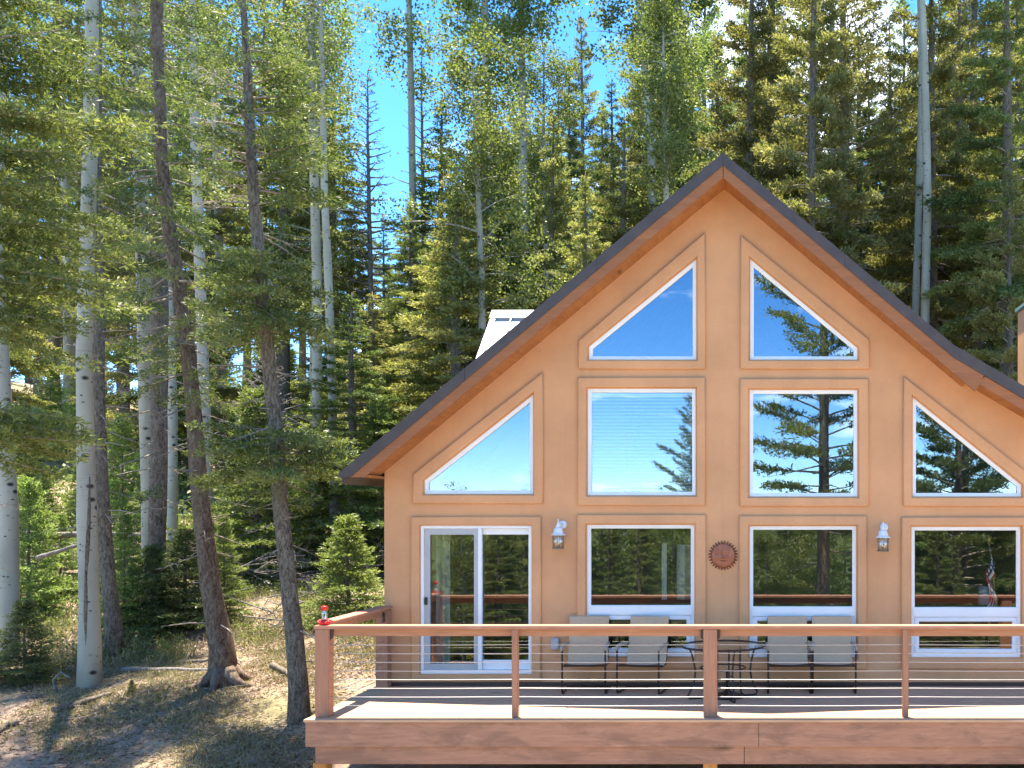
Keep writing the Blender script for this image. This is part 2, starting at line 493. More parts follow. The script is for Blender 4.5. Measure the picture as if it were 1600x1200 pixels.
def ground_mat():
    m, t, o = nodes('forest_floor')
    v = coords(t)
    big = noise(t, v, 0.33, 6, 0.6)
    mid = noise(t, v, 2.4, 8, 0.68, 0.5)
    fine = noise(t, v, 19, 6, 0.7, 0.4)
    ndl = noise(t, coords(t, (7, 26, 10)), 1.6, 6, 0.72, 1.2)
    dirt = ramp(t, mid, [(0.28, (0.155, 0.105, 0.072)), (0.5, (0.29, 0.205, 0.145)), (0.72, (0.40, 0.305, 0.225))])
    litter = ramp(t, ndl, [(0.3, (0.085, 0.055, 0.038)), (0.5, (0.31, 0.225, 0.16)), (0.7, (0.50, 0.40, 0.305))])
    c = mix(t, 0.6, dirt, litter)
    gr = ramp(t, mix(t, 0.4, mid, fine), [(0.35, (0.075, 0.082, 0.030)), (0.65, (0.225, 0.205, 0.095))])
    c = mix(t, ramp(t, big, [(0.46, (0, 0, 0)), (0.62, (0.75, 0.75, 0.75))]), c, gr)
    sp = t.nodes.new('ShaderNodeSeparateXYZ'); t.links.new(v, sp.inputs[0])
    mr_ = t.nodes.new('ShaderNodeMapRange'); mr_.inputs['From Min'].default_value = -12; mr_.inputs['From Max'].default_value = -22
    t.links.new(sp.outputs[1], mr_.inputs['Value'])
    c = mix(t, mr_.outputs[0], c, ramp(t, mid, [(0.3, (0.035, 0.055, 0.016)), (0.7, (0.105, 0.125, 0.042))]))
    # unseen pale ground, added before the deck to bounce warm sunlight onto the facade
    yd = t.nodes.new('ShaderNodeMapRange'); yd.inputs['From Min'].default_value = -2.2; yd.inputs['From Max'].default_value = -3.4
    t.links.new(sp.outputs[1], yd.inputs['Value'])
    yx = t.nodes.new('ShaderNodeMapRange'); yx.inputs['From Min'].default_value = -7.5; yx.inputs['From Max'].default_value = -5.0
    t.links.new(sp.outputs[0], yx.inputs['Value'])
    ye = t.nodes.new('ShaderNodeMapRange'); ye.inputs['From Min'].default_value = -17; ye.inputs['From Max'].default_value = -14
    t.links.new(sp.outputs[1], ye.inputs['Value'])
    m1 = t.nodes.new('ShaderNodeMath'); m1.operation = 'MULTIPLY'; t.links.new(yd.outputs[0], m1.inputs[0]); t.links.new(yx.outputs[0], m1.inputs[1])
    m2 = t.nodes.new('ShaderNodeMath'); m2.operation = 'MULTIPLY'; t.links.new(m1.outputs[0], m2.inputs[0]); t.links.new(ye.outputs[0], m2.inputs[1])
    c = mix(t, m2.outputs[0], c, ramp(t, fine, [(0.3, (0.36, 0.275, 0.19)), (0.7, (0.58, 0.47, 0.345))]))
    h = mix(t, 0.5, fine, ndl)
    principled(t, o, c, 0.97, bump(t, h, 0.9, 0.04), spec=0.1)
    return m
M['ground'] = ground_mat()

# ------------------------------------------------------------------ terrain
GD = [(-700, 6), (-500, -2), (-250, -16), (-100, -20), (-40, -14.5), (-22, -10), (-10, -6.0), (0, -3.4), (6, -2.4), (10, -1.75), (12.5, -1.25),
      (14, -0.94), (15.3, -0.70), (17, -0.50), (19, -0.28), (22, 0.12), (26, 0.75), (30, 1.6), (35, 3.0), (42, 5.3), (52, 8.0), (65, 11.0),
      (80, 13.2), (100, 14), (140, 10), (250, -5), (700, -60)]
_gd = np.array(GD, float)
HOUSE = (-5.2, 9.0, 0.0, 10.5)

def ground_z(X, Y):
    X = np.asarray(X, float); Y = np.asarray(Y, float)
    z = np.interp(Y + 15, _gd[:, 0], _gd[:, 1])
    z = z + 0.10 * np.sin(X * 0.45 + Y * 0.2) + 0.07 * np.sin(X * 1.1 - Y * 0.8 + 1.0) + 0.03 * np.sin(X * 2.9 + Y * 2.3)
    near = np.exp(-((X + 7.0) / 2.2) ** 2) * np.exp(-((Y - 3.5) / 4.5) ** 2)
    z = z + 0.30 * near
    far = np.clip((Y - 15) / 40, 0, 1)
    z = z + far * (1.2 * np.sin(X * 0.06 + 0.6) + 0.9 * np.sin(X * 0.13 + Y * 0.07))
    # levelled building plot
    fx_ = np.clip(np.minimum((X + 5.6) / 0.6, (9.6 - X) / 0.6), 0, 1)
    fy_ = np.clip(np.minimum((Y + 2.6) / 0.8, (11.2 - Y) / 1.2), 0, 1)
    k = np.clip(fx_ * fy_, 0, 1)
    return z * (1 - k) + np.minimum(z, -0.75) * k

def gz(x, y): return float(ground_z(x, y))

def axis(a, b, fine0, fine1, step, grow):
    xs = list(np.arange(fine0, fine1 + 1e-6, step)); s = step
    x = fine0
    lo = []
    while x > a: s *= grow; x -= s; lo.append(x)
    s = step; x = xs[-1]; hi = []
    while x < b: s *= grow; x += s; hi.append(x)
    return np.array(lo[::-1] + xs + hi)
gx = axis(-420, 420, -16, -4, 0.14, 1.07)
gy = axis(-700, 600, -4, 14, 0.16, 1.07)
GX, GY = np.meshgrid(gx, gy)
rs = np.random.default_rng(3)
GZ = ground_z(GX, GY)
GZ += rs.normal(0, 0.012, GZ.shape)
nx, ny = len(gx), len(gy)
V = np.column_stack([GX.ravel(), GY.ravel(), GZ.ravel()])
ii = np.arange(nx * ny).reshape(ny, nx)
F = np.column_stack([ii[:-1, :-1].ravel(), ii[:-1, 1:].ravel(), ii[1:, 1:].ravel(), ii[1:, :-1].ravel()])

def quad_mesh(name, V, F, tint=None, smooth=False):
    me = bpy.data.meshes.new(name)
    n = len(F); k = F.shape[1]
    me.vertices.add(len(V)); me.vertices.foreach_set('co', np.ascontiguousarray(V, dtype=np.float32).ravel())
    me.loops.add(n * k); me.loops.foreach_set('vertex_index', np.ascontiguousarray(F, dtype=np.int32).ravel())
    me.polygons.add(n); me.polygons.foreach_set('loop_start', np.arange(0, n * k, k, dtype=np.int32))
    if smooth: me.polygons.foreach_set('use_smooth', np.ones(n, bool))
    me.update(calc_edges=True)
    if tint is not None:
        a = me.attributes.new('tint', 'FLOAT', 'FACE')
        a.data.foreach_set('value', np.ascontiguousarray(tint, dtype=np.float32))
    return me
ground = tag(link('ground', quad_mesh('ground', V, F, None, True), M['ground']), kind='structure')

# ------------------------------------------------------------------ the house
house = empty('stucco_house', (1.8, 0, -0.75), 0, 'orange stucco gabled house with tall picture windows behind the deck', 'house')
HO = Vector((1.8, 0, -0.75))
def hp(o):            # put a mesh built in world metres under the house
    if o.parent is None: o.parent = house
    o.location = -HO
    return o
def under(o, p): o.parent = p; return o

RZ, RX, SL = 7.37, -0.368, 0.8336         # ridge of the rake edge
BX = 2.785; BZ = RZ - SL * (BX - RX); SE = 0.585; EX = 8.6
TIPX = -5.595
def roof_top(x):
    if x < RX: return RZ - SL * (RX - x)
    if x < BX: return RZ - SL * (x - RX)
    return BZ - SE * (x - BX)
def band(a, b, x0, x1):   # polygon between roof_top - a and roof_top - b
    xs = [x0] + [x for x in (RX, BX) if x0 < x < x1] + [x1]
    return [(x, roof_top(x) - a) for x in xs] + [(x, roof_top(x) - b) for x in reversed(xs)]
TH = 0.33
# openings --------------------------------------------------------
def pl(*pts): return [(fx(x), fz(y)) for x, y in pts]
WIN = [
    ('upper', pl((919, 563), (1089, 563), (1089, 402), (919, 541)), pl((904, 577), (1102, 577), (1102, 364), (904, 533))),
    ('upper', pl((1171, 563), (1341, 563), (1341, 543), (1171, 402)), pl((1157, 577), (1358, 577), (1358, 531), (1157, 368))),
    ('side', pl((662, 773), (834, 773), (834, 614), (662, 750)), pl((646, 787), (849, 787), (849, 582), (646, 741))),
    ('side', pl((1425, 777), (1597, 777), (1597, 757), (1425, 618)), pl((1411, 791), (1613, 791), (1613, 745), (1411, 588))),
    ('square', pl((917, 775), (1088, 775), (1088, 606), (917, 606)), pl((903, 790), (1102, 790), (1102, 590), (903, 590))),
    ('square', pl((1170, 777), (1341, 777), (1341, 608), (1170, 608)), pl((1156, 791), (1357, 791), (1357, 592), (1156, 592))),
    ('tall', pl((916, 1027), (1086, 1027), (1086, 819), (916, 819)), pl((902, 1044), (1103, 1044), (1103, 804), (902, 804))),
    ('tall', pl((1170, 1028), (1339, 1028), (1339, 821), (1170, 821)), pl((1155, 1045), (1354, 1045), (1354, 806), (1155, 806))),
    ('tall', pl((1423, 1028), (1596, 1028), (1596, 822), (1423, 822)), pl((1408, 1045), (1612, 1045), (1612, 808), (1408, 808))),
]
DOOR = rect(fx(657), fx(831), 0.17, fz(821))
DOOR_S = rect(fx(643), fx(846), 0.075, fz(807))

wall_out = [(-5.2, -0.9), (8.4, -0.9)] + [(x, roof_top(x) - 0.175) for x in (8.4, BX, RX, -5.2)]
holes = [inset(p, 0.012) for _, p, _ in WIN] + [inset(DOOR, 0.012)]
wall = hp(plate('wall', wall_out, holes, 0.0, 0.22, 0.012, M['stucco']))
# side and rear walls
hp(MB().box(-5.2, -5.0, 0.222, 10.2, -0.9, roof_top(-5.2) - TH - 0.02).build('side_wall', M['stucco']))
hp(MB().box(8.2, 8.4, 0.222, 10.2, -0.9, roof_top(8.4) - TH - 0.02).build('side_wall', M['stucco']))
hp(plate('rear_wall', wall_out, [], 10.0, 0.2, 0.01, M['stucco']))
# interior
hp(MB().box(-4.995, 8.195, 0.23, 9.99, -0.12, 0.0).build('interior_floor', M['interior_floor']))
hp(MB().box(-4.99, 8.19, 5.6, 5.7, 0.002, 6.9 - 3.0).build('interior_wall', M['interior']))
hp(MB().box(-4.99, 8.19, 2.9, 9.98, 2.60, 2.78).build('loft_floor', M['interior']))

# window surrounds, frames, panes
def make_window(kind, frame, surround, glass):
    win = hp(plate('window', frame, [inset(frame, 0.045)], 0.02, 0.085, 0.008, M['vinyl'], None, 1))
    sr = plate('surround', surround, [inset(frame, -0.004)], -0.045, 0.052, 0.024, M['stucco'], win, 3)
    inner = inset(frame, 0.045)
    sash = plate('sash', inset(frame, 0.040), [inset(frame, 0.062)], 0.035, 0.05, 0.006, M['vinyl'], win, 1)
    if kind == 'tall':
        x0 = min(p[0] for p in frame); x1 = max(p[0] for p in frame); z0 = min(p[1] for p in frame); z1 = max(p[1] for p in frame)
        zt = z1 - 1.155; zb = zt - 0.14
        under(MB().box(x0 + 0.03, x1 - 0.03, 0.012, 0.10, zb, zt).build('mullion', M['vinyl'], bevel=0.01), win)
        low = rect(x0 + 0.062, x1 - 0.062, z0 + 0.062, zb - 0.003)
        plate('lower_sash', low, [inset(low, 0.062)], 0.022, 0.06, 0.012, M['vinyl'], win, 2)
        up = rect(x0 + 0.06, x1 - 0.06, zt - 0.002, z1 - 0.06)
        plate('pane', up, [], 0.062, 0.008, 0.001, glass, win, 1)
        plate('pane', inset(low, 0.058), [], 0.058, 0.008, 0.001, glass, win, 1)
    else:
        plate('pane', inset(frame, 0.058), [], 0.062, 0.008, 0.001, glass, win, 1)
    return win
for kind, fr, sr in WIN:
    make_window(kind, fr, sr, M['glass_dark'] if kind == 'tall' else M['glass'])

# sliding glass door
dx0, dx1, dz0, dz1 = DOOR[0][0], DOOR[1][0], DOOR[0][1], DOOR[2][1]
door = hp(plate('sliding_door', DOOR, [rect(dx0 + 0.045, dx1 - 0.045, dz0 + 0.055, dz1 - 0.045)], 0.0, 0.12, 0.006, M['vinyl'], None, 1))
plate('surround', DOOR_S, [inset(DOOR, -0.004)], -0.045, 0.052, 0.024, M['stucco'], door, 3)
xm = dx0 + 0.82
lf = rect(dx0 + 0.047, xm + 0.02, dz0 + 0.057, dz1 - 0.047)
rf = rect(xm - 0.03, dx1 - 0.047, dz0 + 0.057, dz1 - 0.047)
rp = [(xm + 0.045, dz0 + 0.19), (dx1 - 0.06, dz0 + 0.19), (dx1 - 0.06, dz1 - 0.13), (xm + 0.045, dz1 - 0.13)]
plate('door_leaf', rf, [rp], 0.055, 0.04, 0.005, M['vinyl'], door, 1)
plate('pane', inset(rp, -0.01), [], 0.07, 0.008, 0.001, M['glass_dark'], door, 1)
lp = inset(lf, 0.085)
scr = plate('screen_leaf', lf, [lp], 0.012, 0.03, 0.005, M['screen_frame'], door, 1)
plate('pane', inset(lp, -0.01), [], 0.05, 0.008, 0.001, M['glass_dark'], door, 1)
under(MB().box(xm - 0.005, xm + 0.05, 0.0, 0.03, dz0 + 0.056, dz1 - 0.046).build('meeting_stile', M['vinyl'], bevel=0.006), door)
under(MB().box(dx0 + 0.058, dx0 + 0.10, -0.022, 0.011, dz0 + 0.98, dz0 + 1.09).build('handle', M['black'], bevel=0.008), door)

# roof --------------------------------------------------------------
roof = hp(MB().prism(band(0.0, 0.16, TIPX, EX), -0.52, 10.6).build('roof', M['shingle']))
rp_ = [(TIPX - 0.03, roof_top(TIPX) - 0.02)] + [(x, roof_top(x) + 0.012) for x in (TIPX, RX, BX, EX)] + [(x, roof_top(x) - 0.175) for x in (EX, BX, RX)] + [(TIPX + 0.13, roof_top(TIPX + 0.13) - 0.160), (TIPX - 0.03, roof_top(TIPX) - 0.075)]
cuts = [-3.9, -2.1, RX, 1.3, BX, 4.6]
def edge_piece(xa, xb, first, k):
    if first:
        poly = [(TIPX - 0.03, roof_top(TIPX) - 0.02), (TIPX, roof_top(TIPX) + 0.012), (xb, roof_top(xb) + 0.012), (xb, roof_top(xb) - 0.160), (TIPX + 0.13, roof_top(TIPX + 0.13) - 0.175), (TIPX - 0.03, roof_top(TIPX) - 0.075)]
    else:
        poly = [(xa, roof_top(xa) + 0.012), (xb, roof_top(xb) + 0.012), (xb, roof_top(xb) - 0.160), (xa, roof_top(xa) - 0.160)]
    under(MB().prism(poly, -0.575 + 0.004 * (k % 2), -0.521).build('drip_edge', M['roof_edge']), roof)
lims = [TIPX] + cuts + [EX]
for k in range(len(lims) - 1):
    edge_piece(lims[k] + (0.0015 if k else 0), lims[k + 1] - 0.0015, k == 0, k)
FZ = 2.945
def fascia_poly(side):
    if side == 'l':
        xb = RX - (RZ - TH - FZ) / SL
        return [(RX - 0.004, RZ - 0.162), (TIPX + 0.10, roof_top(TIPX + 0.10) - 0.15), (TIPX + 0.06, FZ), (xb, FZ), (RX - 0.004, RZ - TH)]
    if side == 'r':
        xe = 3.1
        zt = lambda x: RZ - SL * (x - RX)
        return [(RX + 0.004, RZ - 0.162), (BX, BZ - 0.161), (xe + 0.10, roof_top(xe + 0.10) - 0.163), (xe - 0.02, zt(xe) - TH - 0.03), (RX + 0.004, RZ - TH)]
    xe = 3.215
    return [(xe, roof_top(xe) - 0.163), (EX, roof_top(EX) - 0.163), (EX, roof_top(EX) - TH + 0.01), (xe - 0.10, roof_top(xe - 0.10) - TH + 0.01)]
for s in ('l', 'r', 'e'):
    under(MB().prism(fascia_poly(s), -0.56 if s != 'e' else -0.55, -0.515).build('fascia', M['fascia']), roof)
# raked soffit boards from the fascia back to the wall, laid across
bx_ = np.linspace(TIPX + 0.29, RX + 0.004, 34)
for i in range(33):
    a, b = bx_[i] + 0.001, bx_[i + 1] - 0.001
    under(MB().prism([(a, roof_top(a) - TH + 0.035), (b, roof_top(b) - TH + 0.035), (b, roof_top(b) - TH + 0.018), (a, roof_top(a) - TH + 0.018)], -0.514, -0.001).build('soffit_board', M['soffit']), roof)
bx_ = np.linspace(RX - 0.002, 3.0, 22)
for i in range(21):
    a, b = bx_[i] + 0.001, bx_[i + 1] - 0.001
    zt = lambda x: RZ - SL * (x - RX)
    under(MB().prism([(a, zt(a) - TH + 0.035), (b, zt(b) - TH + 0.035), (b, zt(b) - TH + 0.018), (a, zt(a) - TH + 0.018)], -0.514, -0.001).build('soffit_board', M['soffit']), roof)
bx_ = np.linspace(3.05, EX - 0.02, 36)
for i in range(35):
    a, b = bx_[i] + 0.001, bx_[i + 1] - 0.001
    under(MB().prism([(a, roof_top(a) - TH + 0.055), (b, roof_top(b) - TH + 0.055), (b, roof_top(b) - TH + 0.035), (a, roof_top(a) - TH + 0.035)], -0.514, -0.001).build('soffit_board', M['soffit']), roof)
# level eave soffit and eave fascia on the left
under(MB().box(TIPX + 0.075, -5.203, -0.512, 10.5, FZ + 0.012, FZ + 0.03).build('eave_soffit', M['soffit']), roof)
under(MB().box(TIPX + 0.03, TIPX + 0.07, -0.512, 10.55, FZ - 0.01, FZ + 0.10).build('eave_fascia', M['fascia']), roof)
# chimney at the right
cxp = at(1610, 480, 20)
under(MB().box(cxp.x - 0.12, cxp.x + 0.95, cxp.y - 0.4, cxp.y + 0.5, 2.5, cxp.z).build('chimney', M['stucco'], bevel=0.03), roof)
under(MB().box(cxp.x - 0.16, cxp.x + 0.99, cxp.y - 0.44, cxp.y + 0.54, cxp.z + 0.003, cxp.z + 0.06).build('chimney_cap', simple('teal_copper', (0.18, 0.33, 0.32), 0.5)), roof)
# rear cross wing with pale standing-seam metal roof
wy0, wy1 = 5.2, 6.6
e = at(770, 491, 21.6); f_ = at(749, 555, 20.2)
wing_l = e.x; zr = e.z; ze = f_.z - 0.9
def metal_pt(u, s):     # u along x from the wing's gable end, s 0 ridge .. 1 eave
    return Vector((wing_l + u, wy1 - (wy1 - wy0) * s * 1.6, zr - (zr - ze) * s))
mr = hp(MB()._add([metal_pt(0, 0), metal_pt(3.2, 0), metal_pt(3.2, 1), metal_pt(0, 1),
               metal_pt(0, 0) + Vector((0, 0.02, -0.06)), metal_pt(3.2, 0) + Vector((0, 0.02, -0.06)), metal_pt(3.2, 1) + Vector((0, 0.02, -0.06)), metal_pt(0, 1) + Vector((0, 0.02, -0.06))],
              [(0, 3, 2, 1), (4, 5, 6, 7), (0, 1, 5, 4), (1, 2, 6, 5), (2, 3, 7, 6), (3, 0, 4, 7)]).build('metal_roof', M['white_metal']))
dirv = (metal_pt(0, 1) - metal_pt(0, 0)).normalized(); nrm = Vector((1, 0, 0)).cross(dirv).normalized()
if nrm.z < 0: nrm = -nrm
def seam(u, wd, h, nm='roof_seam'):
    a, b = metal_pt(u, 0.04), metal_pt(u, 0.999)
    X = Vector((wd / 2, 0, 0))
    vs = [a - X, a + X, b + X, b - X]
    vs += [p + nrm * h for p in vs]
    under(MB()._add(vs, [(3, 2, 1, 0), (4, 5, 6, 7), (0, 1, 5, 4), (1, 2, 6, 5), (2, 3, 7, 6), (3, 0, 4, 7)]).build(nm, M['white_metal']), mr)
seam(0.05, 0.11, 0.04, 'rake_trim')
for u in (0.42, 0.84, 1.26, 1.68, 2.1, 2.5, 2.9): seam(u, 0.022, 0.05)
rc = [metal_pt(-0.02, -0.02) + nrm * 0.0, metal_pt(3.2, -0.02), metal_pt(3.2, 0.075), metal_pt(-0.02, 0.075)]
rc += [p + nrm * 0.062 for p in rc]
under(MB()._add(rc, [(3, 2, 1, 0), (4, 5, 6, 7), (0, 1, 5, 4), (1, 2, 6, 5), (2, 3, 7, 6), (3, 0, 4, 7)]).build('ridge_cap', M['white_metal']), mr)
b0 = metal_pt(0.1, 0.0); b1 = metal_pt(0.1, 1.0)
wingw = MB()
wingw._add([(wing_l + 0.12, b0.y - 0.02, 3.3), (wing_l + 0.12, b1.y + 0.05, 3.3), (wing_l + 0.12, b1.y + 0.05, b1.z - 0.1), (wing_l + 0.12, b0.y - 0.02, b0.z - 0.09),
            (wing_l + 3.0, b0.y - 0.02, 3.3), (wing_l + 3.0, b1.y + 0.05, 3.3), (wing_l + 3.0, b1.y + 0.05, b1.z - 0.1), (wing_l + 3.0, b0.y - 0.02, b0.z - 0.09)],
           [(0, 1, 2, 3), (7, 6, 5, 4), (0, 4, 5, 1), (1, 5, 6, 2), (2, 6, 7, 3), (3, 7, 4, 0)])
hp(wingw.build('dormer_wall', M['stucco']))
# outdoor outlet covers on the wall
for px in (868,):
    bxo = hp(MB().box(fx(px) - 0.055, fx(px) + 0.055, -0.07, -0.001, fz(1012) - 0.02, fz(1012) + 0.14).build('outlet_cover', M['box_grey'], bevel=0.012))
# dark base flashing where wall meets deck
hp(MB().box(-5.19, 8.35, -0.03, -0.002, 0.004, 0.055).build('base_flashing', M['bracket']))

# ------------------------------------------------------------------ deck
deck = empty('wooden_deck', (1.6, -1.2, -0.9), 0, 'reddish brown stained wooden deck along the front of the house', 'deck')
DO = Vector((1.6, -1.2, -0.9))
def dk(o): o.parent = deck; o.location = -DO; return o
DX0, DX1, DF = -5.30, 8.3, -2.42
rnd = random.Random(5)
nb = 17
bw = (abs(DF) + 0.03 - 0.035) / nb
board_me = {}
for i in range(nb):
    y0 = DF - 0.03 + i * bw
    # each run is made of two lengths with a butt joint
    j = rnd.choice([-2.3, -0.4, 0.7, 2.2, 4.1])
    for (a, b) in ((DX0 - 0.012, j - 0.003), (j + 0.003, DX1)):
        dz = rnd.uniform(-0.0015, 0.0015)
        dk(MB().box(a, b, y0 + 0.003, y0 + bw - 0.003, -0.032 + dz, dz).build('deck_board', M['deck_board'], bevel=0.003))
# fascia: two boards high, butt jointed
dk(MB().box(DX0, 0.10, DF, DF + 0.04, -0.33, -0.036).build('rim_board', M['deck_face'], bevel=0.004))
dk(MB().box(0.104, DX1, DF, DF + 0.04, -0.33, -0.036).build('rim_board', M['deck_face'], bevel=0.004))
dk(MB().box(DX0, DX0 + 0.04, DF + 0.042, -0.002, -0.33, -0.036).build('rim_board', M['deck_face'], bevel=0.004))
bxj = (1163 - 1172) * 12.7 / FPX
dk(MB().box(DX0 + 0.10, bxj - 0.003, DF + 0.045, DF + 0.11, -0.545, -0.334).build('beam', M['deck_face'], bevel=0.004))
dk(MB().box(bxj + 0.003, DX1, DF + 0.045, DF + 0.11, -0.545, -0.334).build('beam', M['deck_face'], bevel=0.004))
for px in (505, 1110, 1715):
    x = (px - 1172) * 12.8 / FPX
    dk(MB().box(x - 0.085, x + 0.085, DF + 0.12, DF + 0.29, gz(x, DF + 0.2) - 0.15, -0.547).build('support_post', M['post_orange'], bevel=0.008))
for i in range(11):
    x = DX0 + 0.6 + i * 1.22
    dk(MB().box(x - 0.02, x + 0.02, DF + 0.13, -0.01, -0.30, -0.036).build('joist', M['deck_post']))

# railing
rail = empty('cable_railing', (1.6, DF + 0.2, 0), 0, 'wooden deck railing with thin horizontal steel cables', 'railing')
RO = Vector((1.6, DF + 0.2, 0))
def rl(o): o.parent = rail; o.location = -RO; return o
PY0, PY1 = DF + 0.115, DF + 0.28        # big posts front and back
PC = (PY0 + PY1) / 2
CAPZ0, CAPZ1 = 1.062, 1.102
RX0, RX1 = -5.245, 8.2
cap = rl(MB().box(RX0, RX1, PY0 - 0.015, PY1 + 0.01, CAPZ0, CAPZ1).build('top_rail', M['rail_cap'], bevel=0.006))
BIG = [-5.15, -0.48, 4.2]; THIN = [-2.83, 1.87, 6.5]
for x in BIG:
    rl(MB().box(x - 0.083, x + 0.083, PY0, PY1, 0.003, CAPZ0 - 0.002).build('post', M['deck_post'], bevel=0.006))
for x in THIN:
    rl(MB().box(x - 0.035, x + 0.035, PY0 - 0.004, PY0 + 0.085, 0.003, CAPZ0 - 0.002).build('baluster', M['deck_post'], bevel=0.004))
xs = sorted(BIG + THIN) + [8.2]
for a, b in zip(BIG + [8.2], BIG[1:] + [8.2]):
    if b > a:
        rl(MB().box(a + 0.085, b - 0.085, PC - 0.02, PC + 0.02, CAPZ0 - 0.092, CAPZ0 - 0.001).build('lower_rail', M['rail_wood'], bevel=0.004))
        for xx, s in ((a + 0.083, 1), (b - 0.083, -1)):
            rl(MB().prism([(xx, CAPZ0 - 0.004), (xx + s * 0.035, CAPZ0 - 0.004), (xx + s * 0.035, CAPZ0 - 0.11), (xx, CAPZ0 - 0.135)], PC - 0.045, PC - 0.0205).build('rail_bracket', M['bracket']))
# side rail back to the house
HX = -5.15; HY = -0.16
rl(MB().box(HX - 0.083, HX + 0.083, HY - 0.083, HY + 0.083, 0.003, 1.10).build('post', M['deck_post'], bevel=0.006))
rl(MB().box(HX - 0.085, HX + 0.095, PY1 + 0.012, HY + 0.10, CAPZ0 + 0.045, CAPZ1 + 0.045).build('top_rail', M['rail_cap'], bevel=0.006))
rl(MB().box(HX - 0.02, HX + 0.02, PY1 + 0.002, HY - 0.085, CAPZ0 - 0.05, CAPZ0 + 0.044).build('lower_rail', M['rail_wood'], bevel=0.004))
rl(MB().prism([(HX + 0.022, 1.06), (HX + 0.05, 1.06), (HX + 0.05, 0.95), (HX + 0.022, 0.92)], HY - 0.115, HY - 0.085).build('rail_bracket', M['bracket']))
CZ = [0.135, 0.24, 0.345, 0.45, 0.555, 0.66, 0.765, 0.87]
for z in CZ:
    pts = []
    for i in range(29):
        t_ = i / 28; x = -5.07 + t_ * 13.2
        pts.append((x, PC - 0.028, z - 0.006 * abs(math.sin((x + 5.15) / 2.33 * math.pi))))
    rl(MB().tube(pts, 0.0042, 5).build('cable', M['cable']))
    rl(MB().tube([(HX, PY1 + 0.001, z), (HX, HY - 0.084, z)], 0.0042, 5).build('cable', M['cable']))

# ------------------------------------------------------------------ furniture on the deck
def make_chair(name, loc, rz, label):
    c = empty(name, loc, rz, label, 'chair', 'sling chairs on the deck')
    W = 0.29
    # front is towards -y
    for s in (-1, 1):
        x = s * W
        # sled base, front leg, arm support, back leg in one bent tube
        side = [(x, -0.27, 0.62), (x, -0.30, 0.60), (x, -0.305, 0.40), (x, -0.30, 0.10), (x, -0.285, 0.03), (x, -0.24, 0.016), (x, 0.0, 0.016), (x, 0.22, 0.016), (x, 0.27, 0.03)]
        MB().tube(side, 0.0135, 8).build('leg', M['bronze'], c)
        back = [(x * 0.93, -0.24, 0.385), (x * 0.93, -0.02, 0.345), (x * 0.93, 0.165, 0.352), (x * 0.93, 0.222, 0.44), (x * 0.93, 0.292, 0.70), (x * 0.93, 0.368, 0.968)]
        MB().tube(back, 0.0125, 8).build('side_rail', M['bronze'], c)
        arm = [(x * 1.03, -0.325, 0.605), (x * 1.03, -0.26, 0.640), (x * 1.03, -0.10, 0.650), (x * 1.02, 0.10, 0.640), (x * 0.97, 0.25, 0.635)]
        MB().tube(arm, [0.020, 0.026, 0.026, 0.022, 0.016], 8).build('armrest', M['armrest'], c)
    for (y, z) in ((-0.305, 0.39), (0.15, 0.36)):
        MB().tube([(-W, y, z), (W, y, z)], 0.012, 8).build('crossbar', M['bronze'], c)
    MB().tube([(-W, 0.22, 0.016), (W, 0.22, 0.016)], 0.012, 8).build('crossbar', M['bronze'], c)
    MB().tube([(-W * 0.93, 0.372, 0.968), (W * 0.93, 0.372, 0.968)], 0.0125, 8).build('top_bar', M['bronze'], c)
    prof = [(-0.255, 0.412), (-0.18, 0.395), (-0.05, 0.366), (0.06, 0.358), (0.13, 0.372), (0.172, 0.41), (0.20, 0.47), (0.235, 0.60), (0.27, 0.72), (0.31, 0.86), (0.343, 0.975), (0.352, 1.002), (0.375, 0.992)]
    vs = []; fs = []
    for i, (y, z) in enumerate(prof):
        for k in range(7):
            u = -1 + k / 3
            sag = 0.014 * (1 - u * u)
            vs.append((u * W * 0.955, y + (sag if z > 0.42 else 0), z - (sag if z < 0.45 else 0)))
    n = len(prof)
    for i in range(n - 1):
        for k in range(6):
            fs.append((i * 7 + k, i * 7 + k + 1, (i + 1) * 7 + k + 1, (i + 1) * 7 + k))
    mb = MB(); mb._add(vs, fs, True)
    off = [(x, y + 0.004, z - 0.006) for x, y, z in vs]
    mb._add(off, [f[::-1] for f in fs], True)
    mb.build('sling', M['sling'], c)
    return c
make_chair('patio_chair', (-2.26, -0.42, 0.0), math.radians(2), 'beige sling patio chair nearest the sliding glass door')
make_chair('patio_chair', (-1.47, -0.44, 0.0), math.radians(-9), 'beige sling patio chair just left of the round glass table')
make_chair('patio_chair', (0.53, -0.42, 0.0), math.radians(1), 'beige sling patio chair just right of the round glass table')
make_chair('patio_chair', (1.145, -0.41, 0.0), math.radians(-1), 'rightmost beige sling patio chair under the wall lantern side')

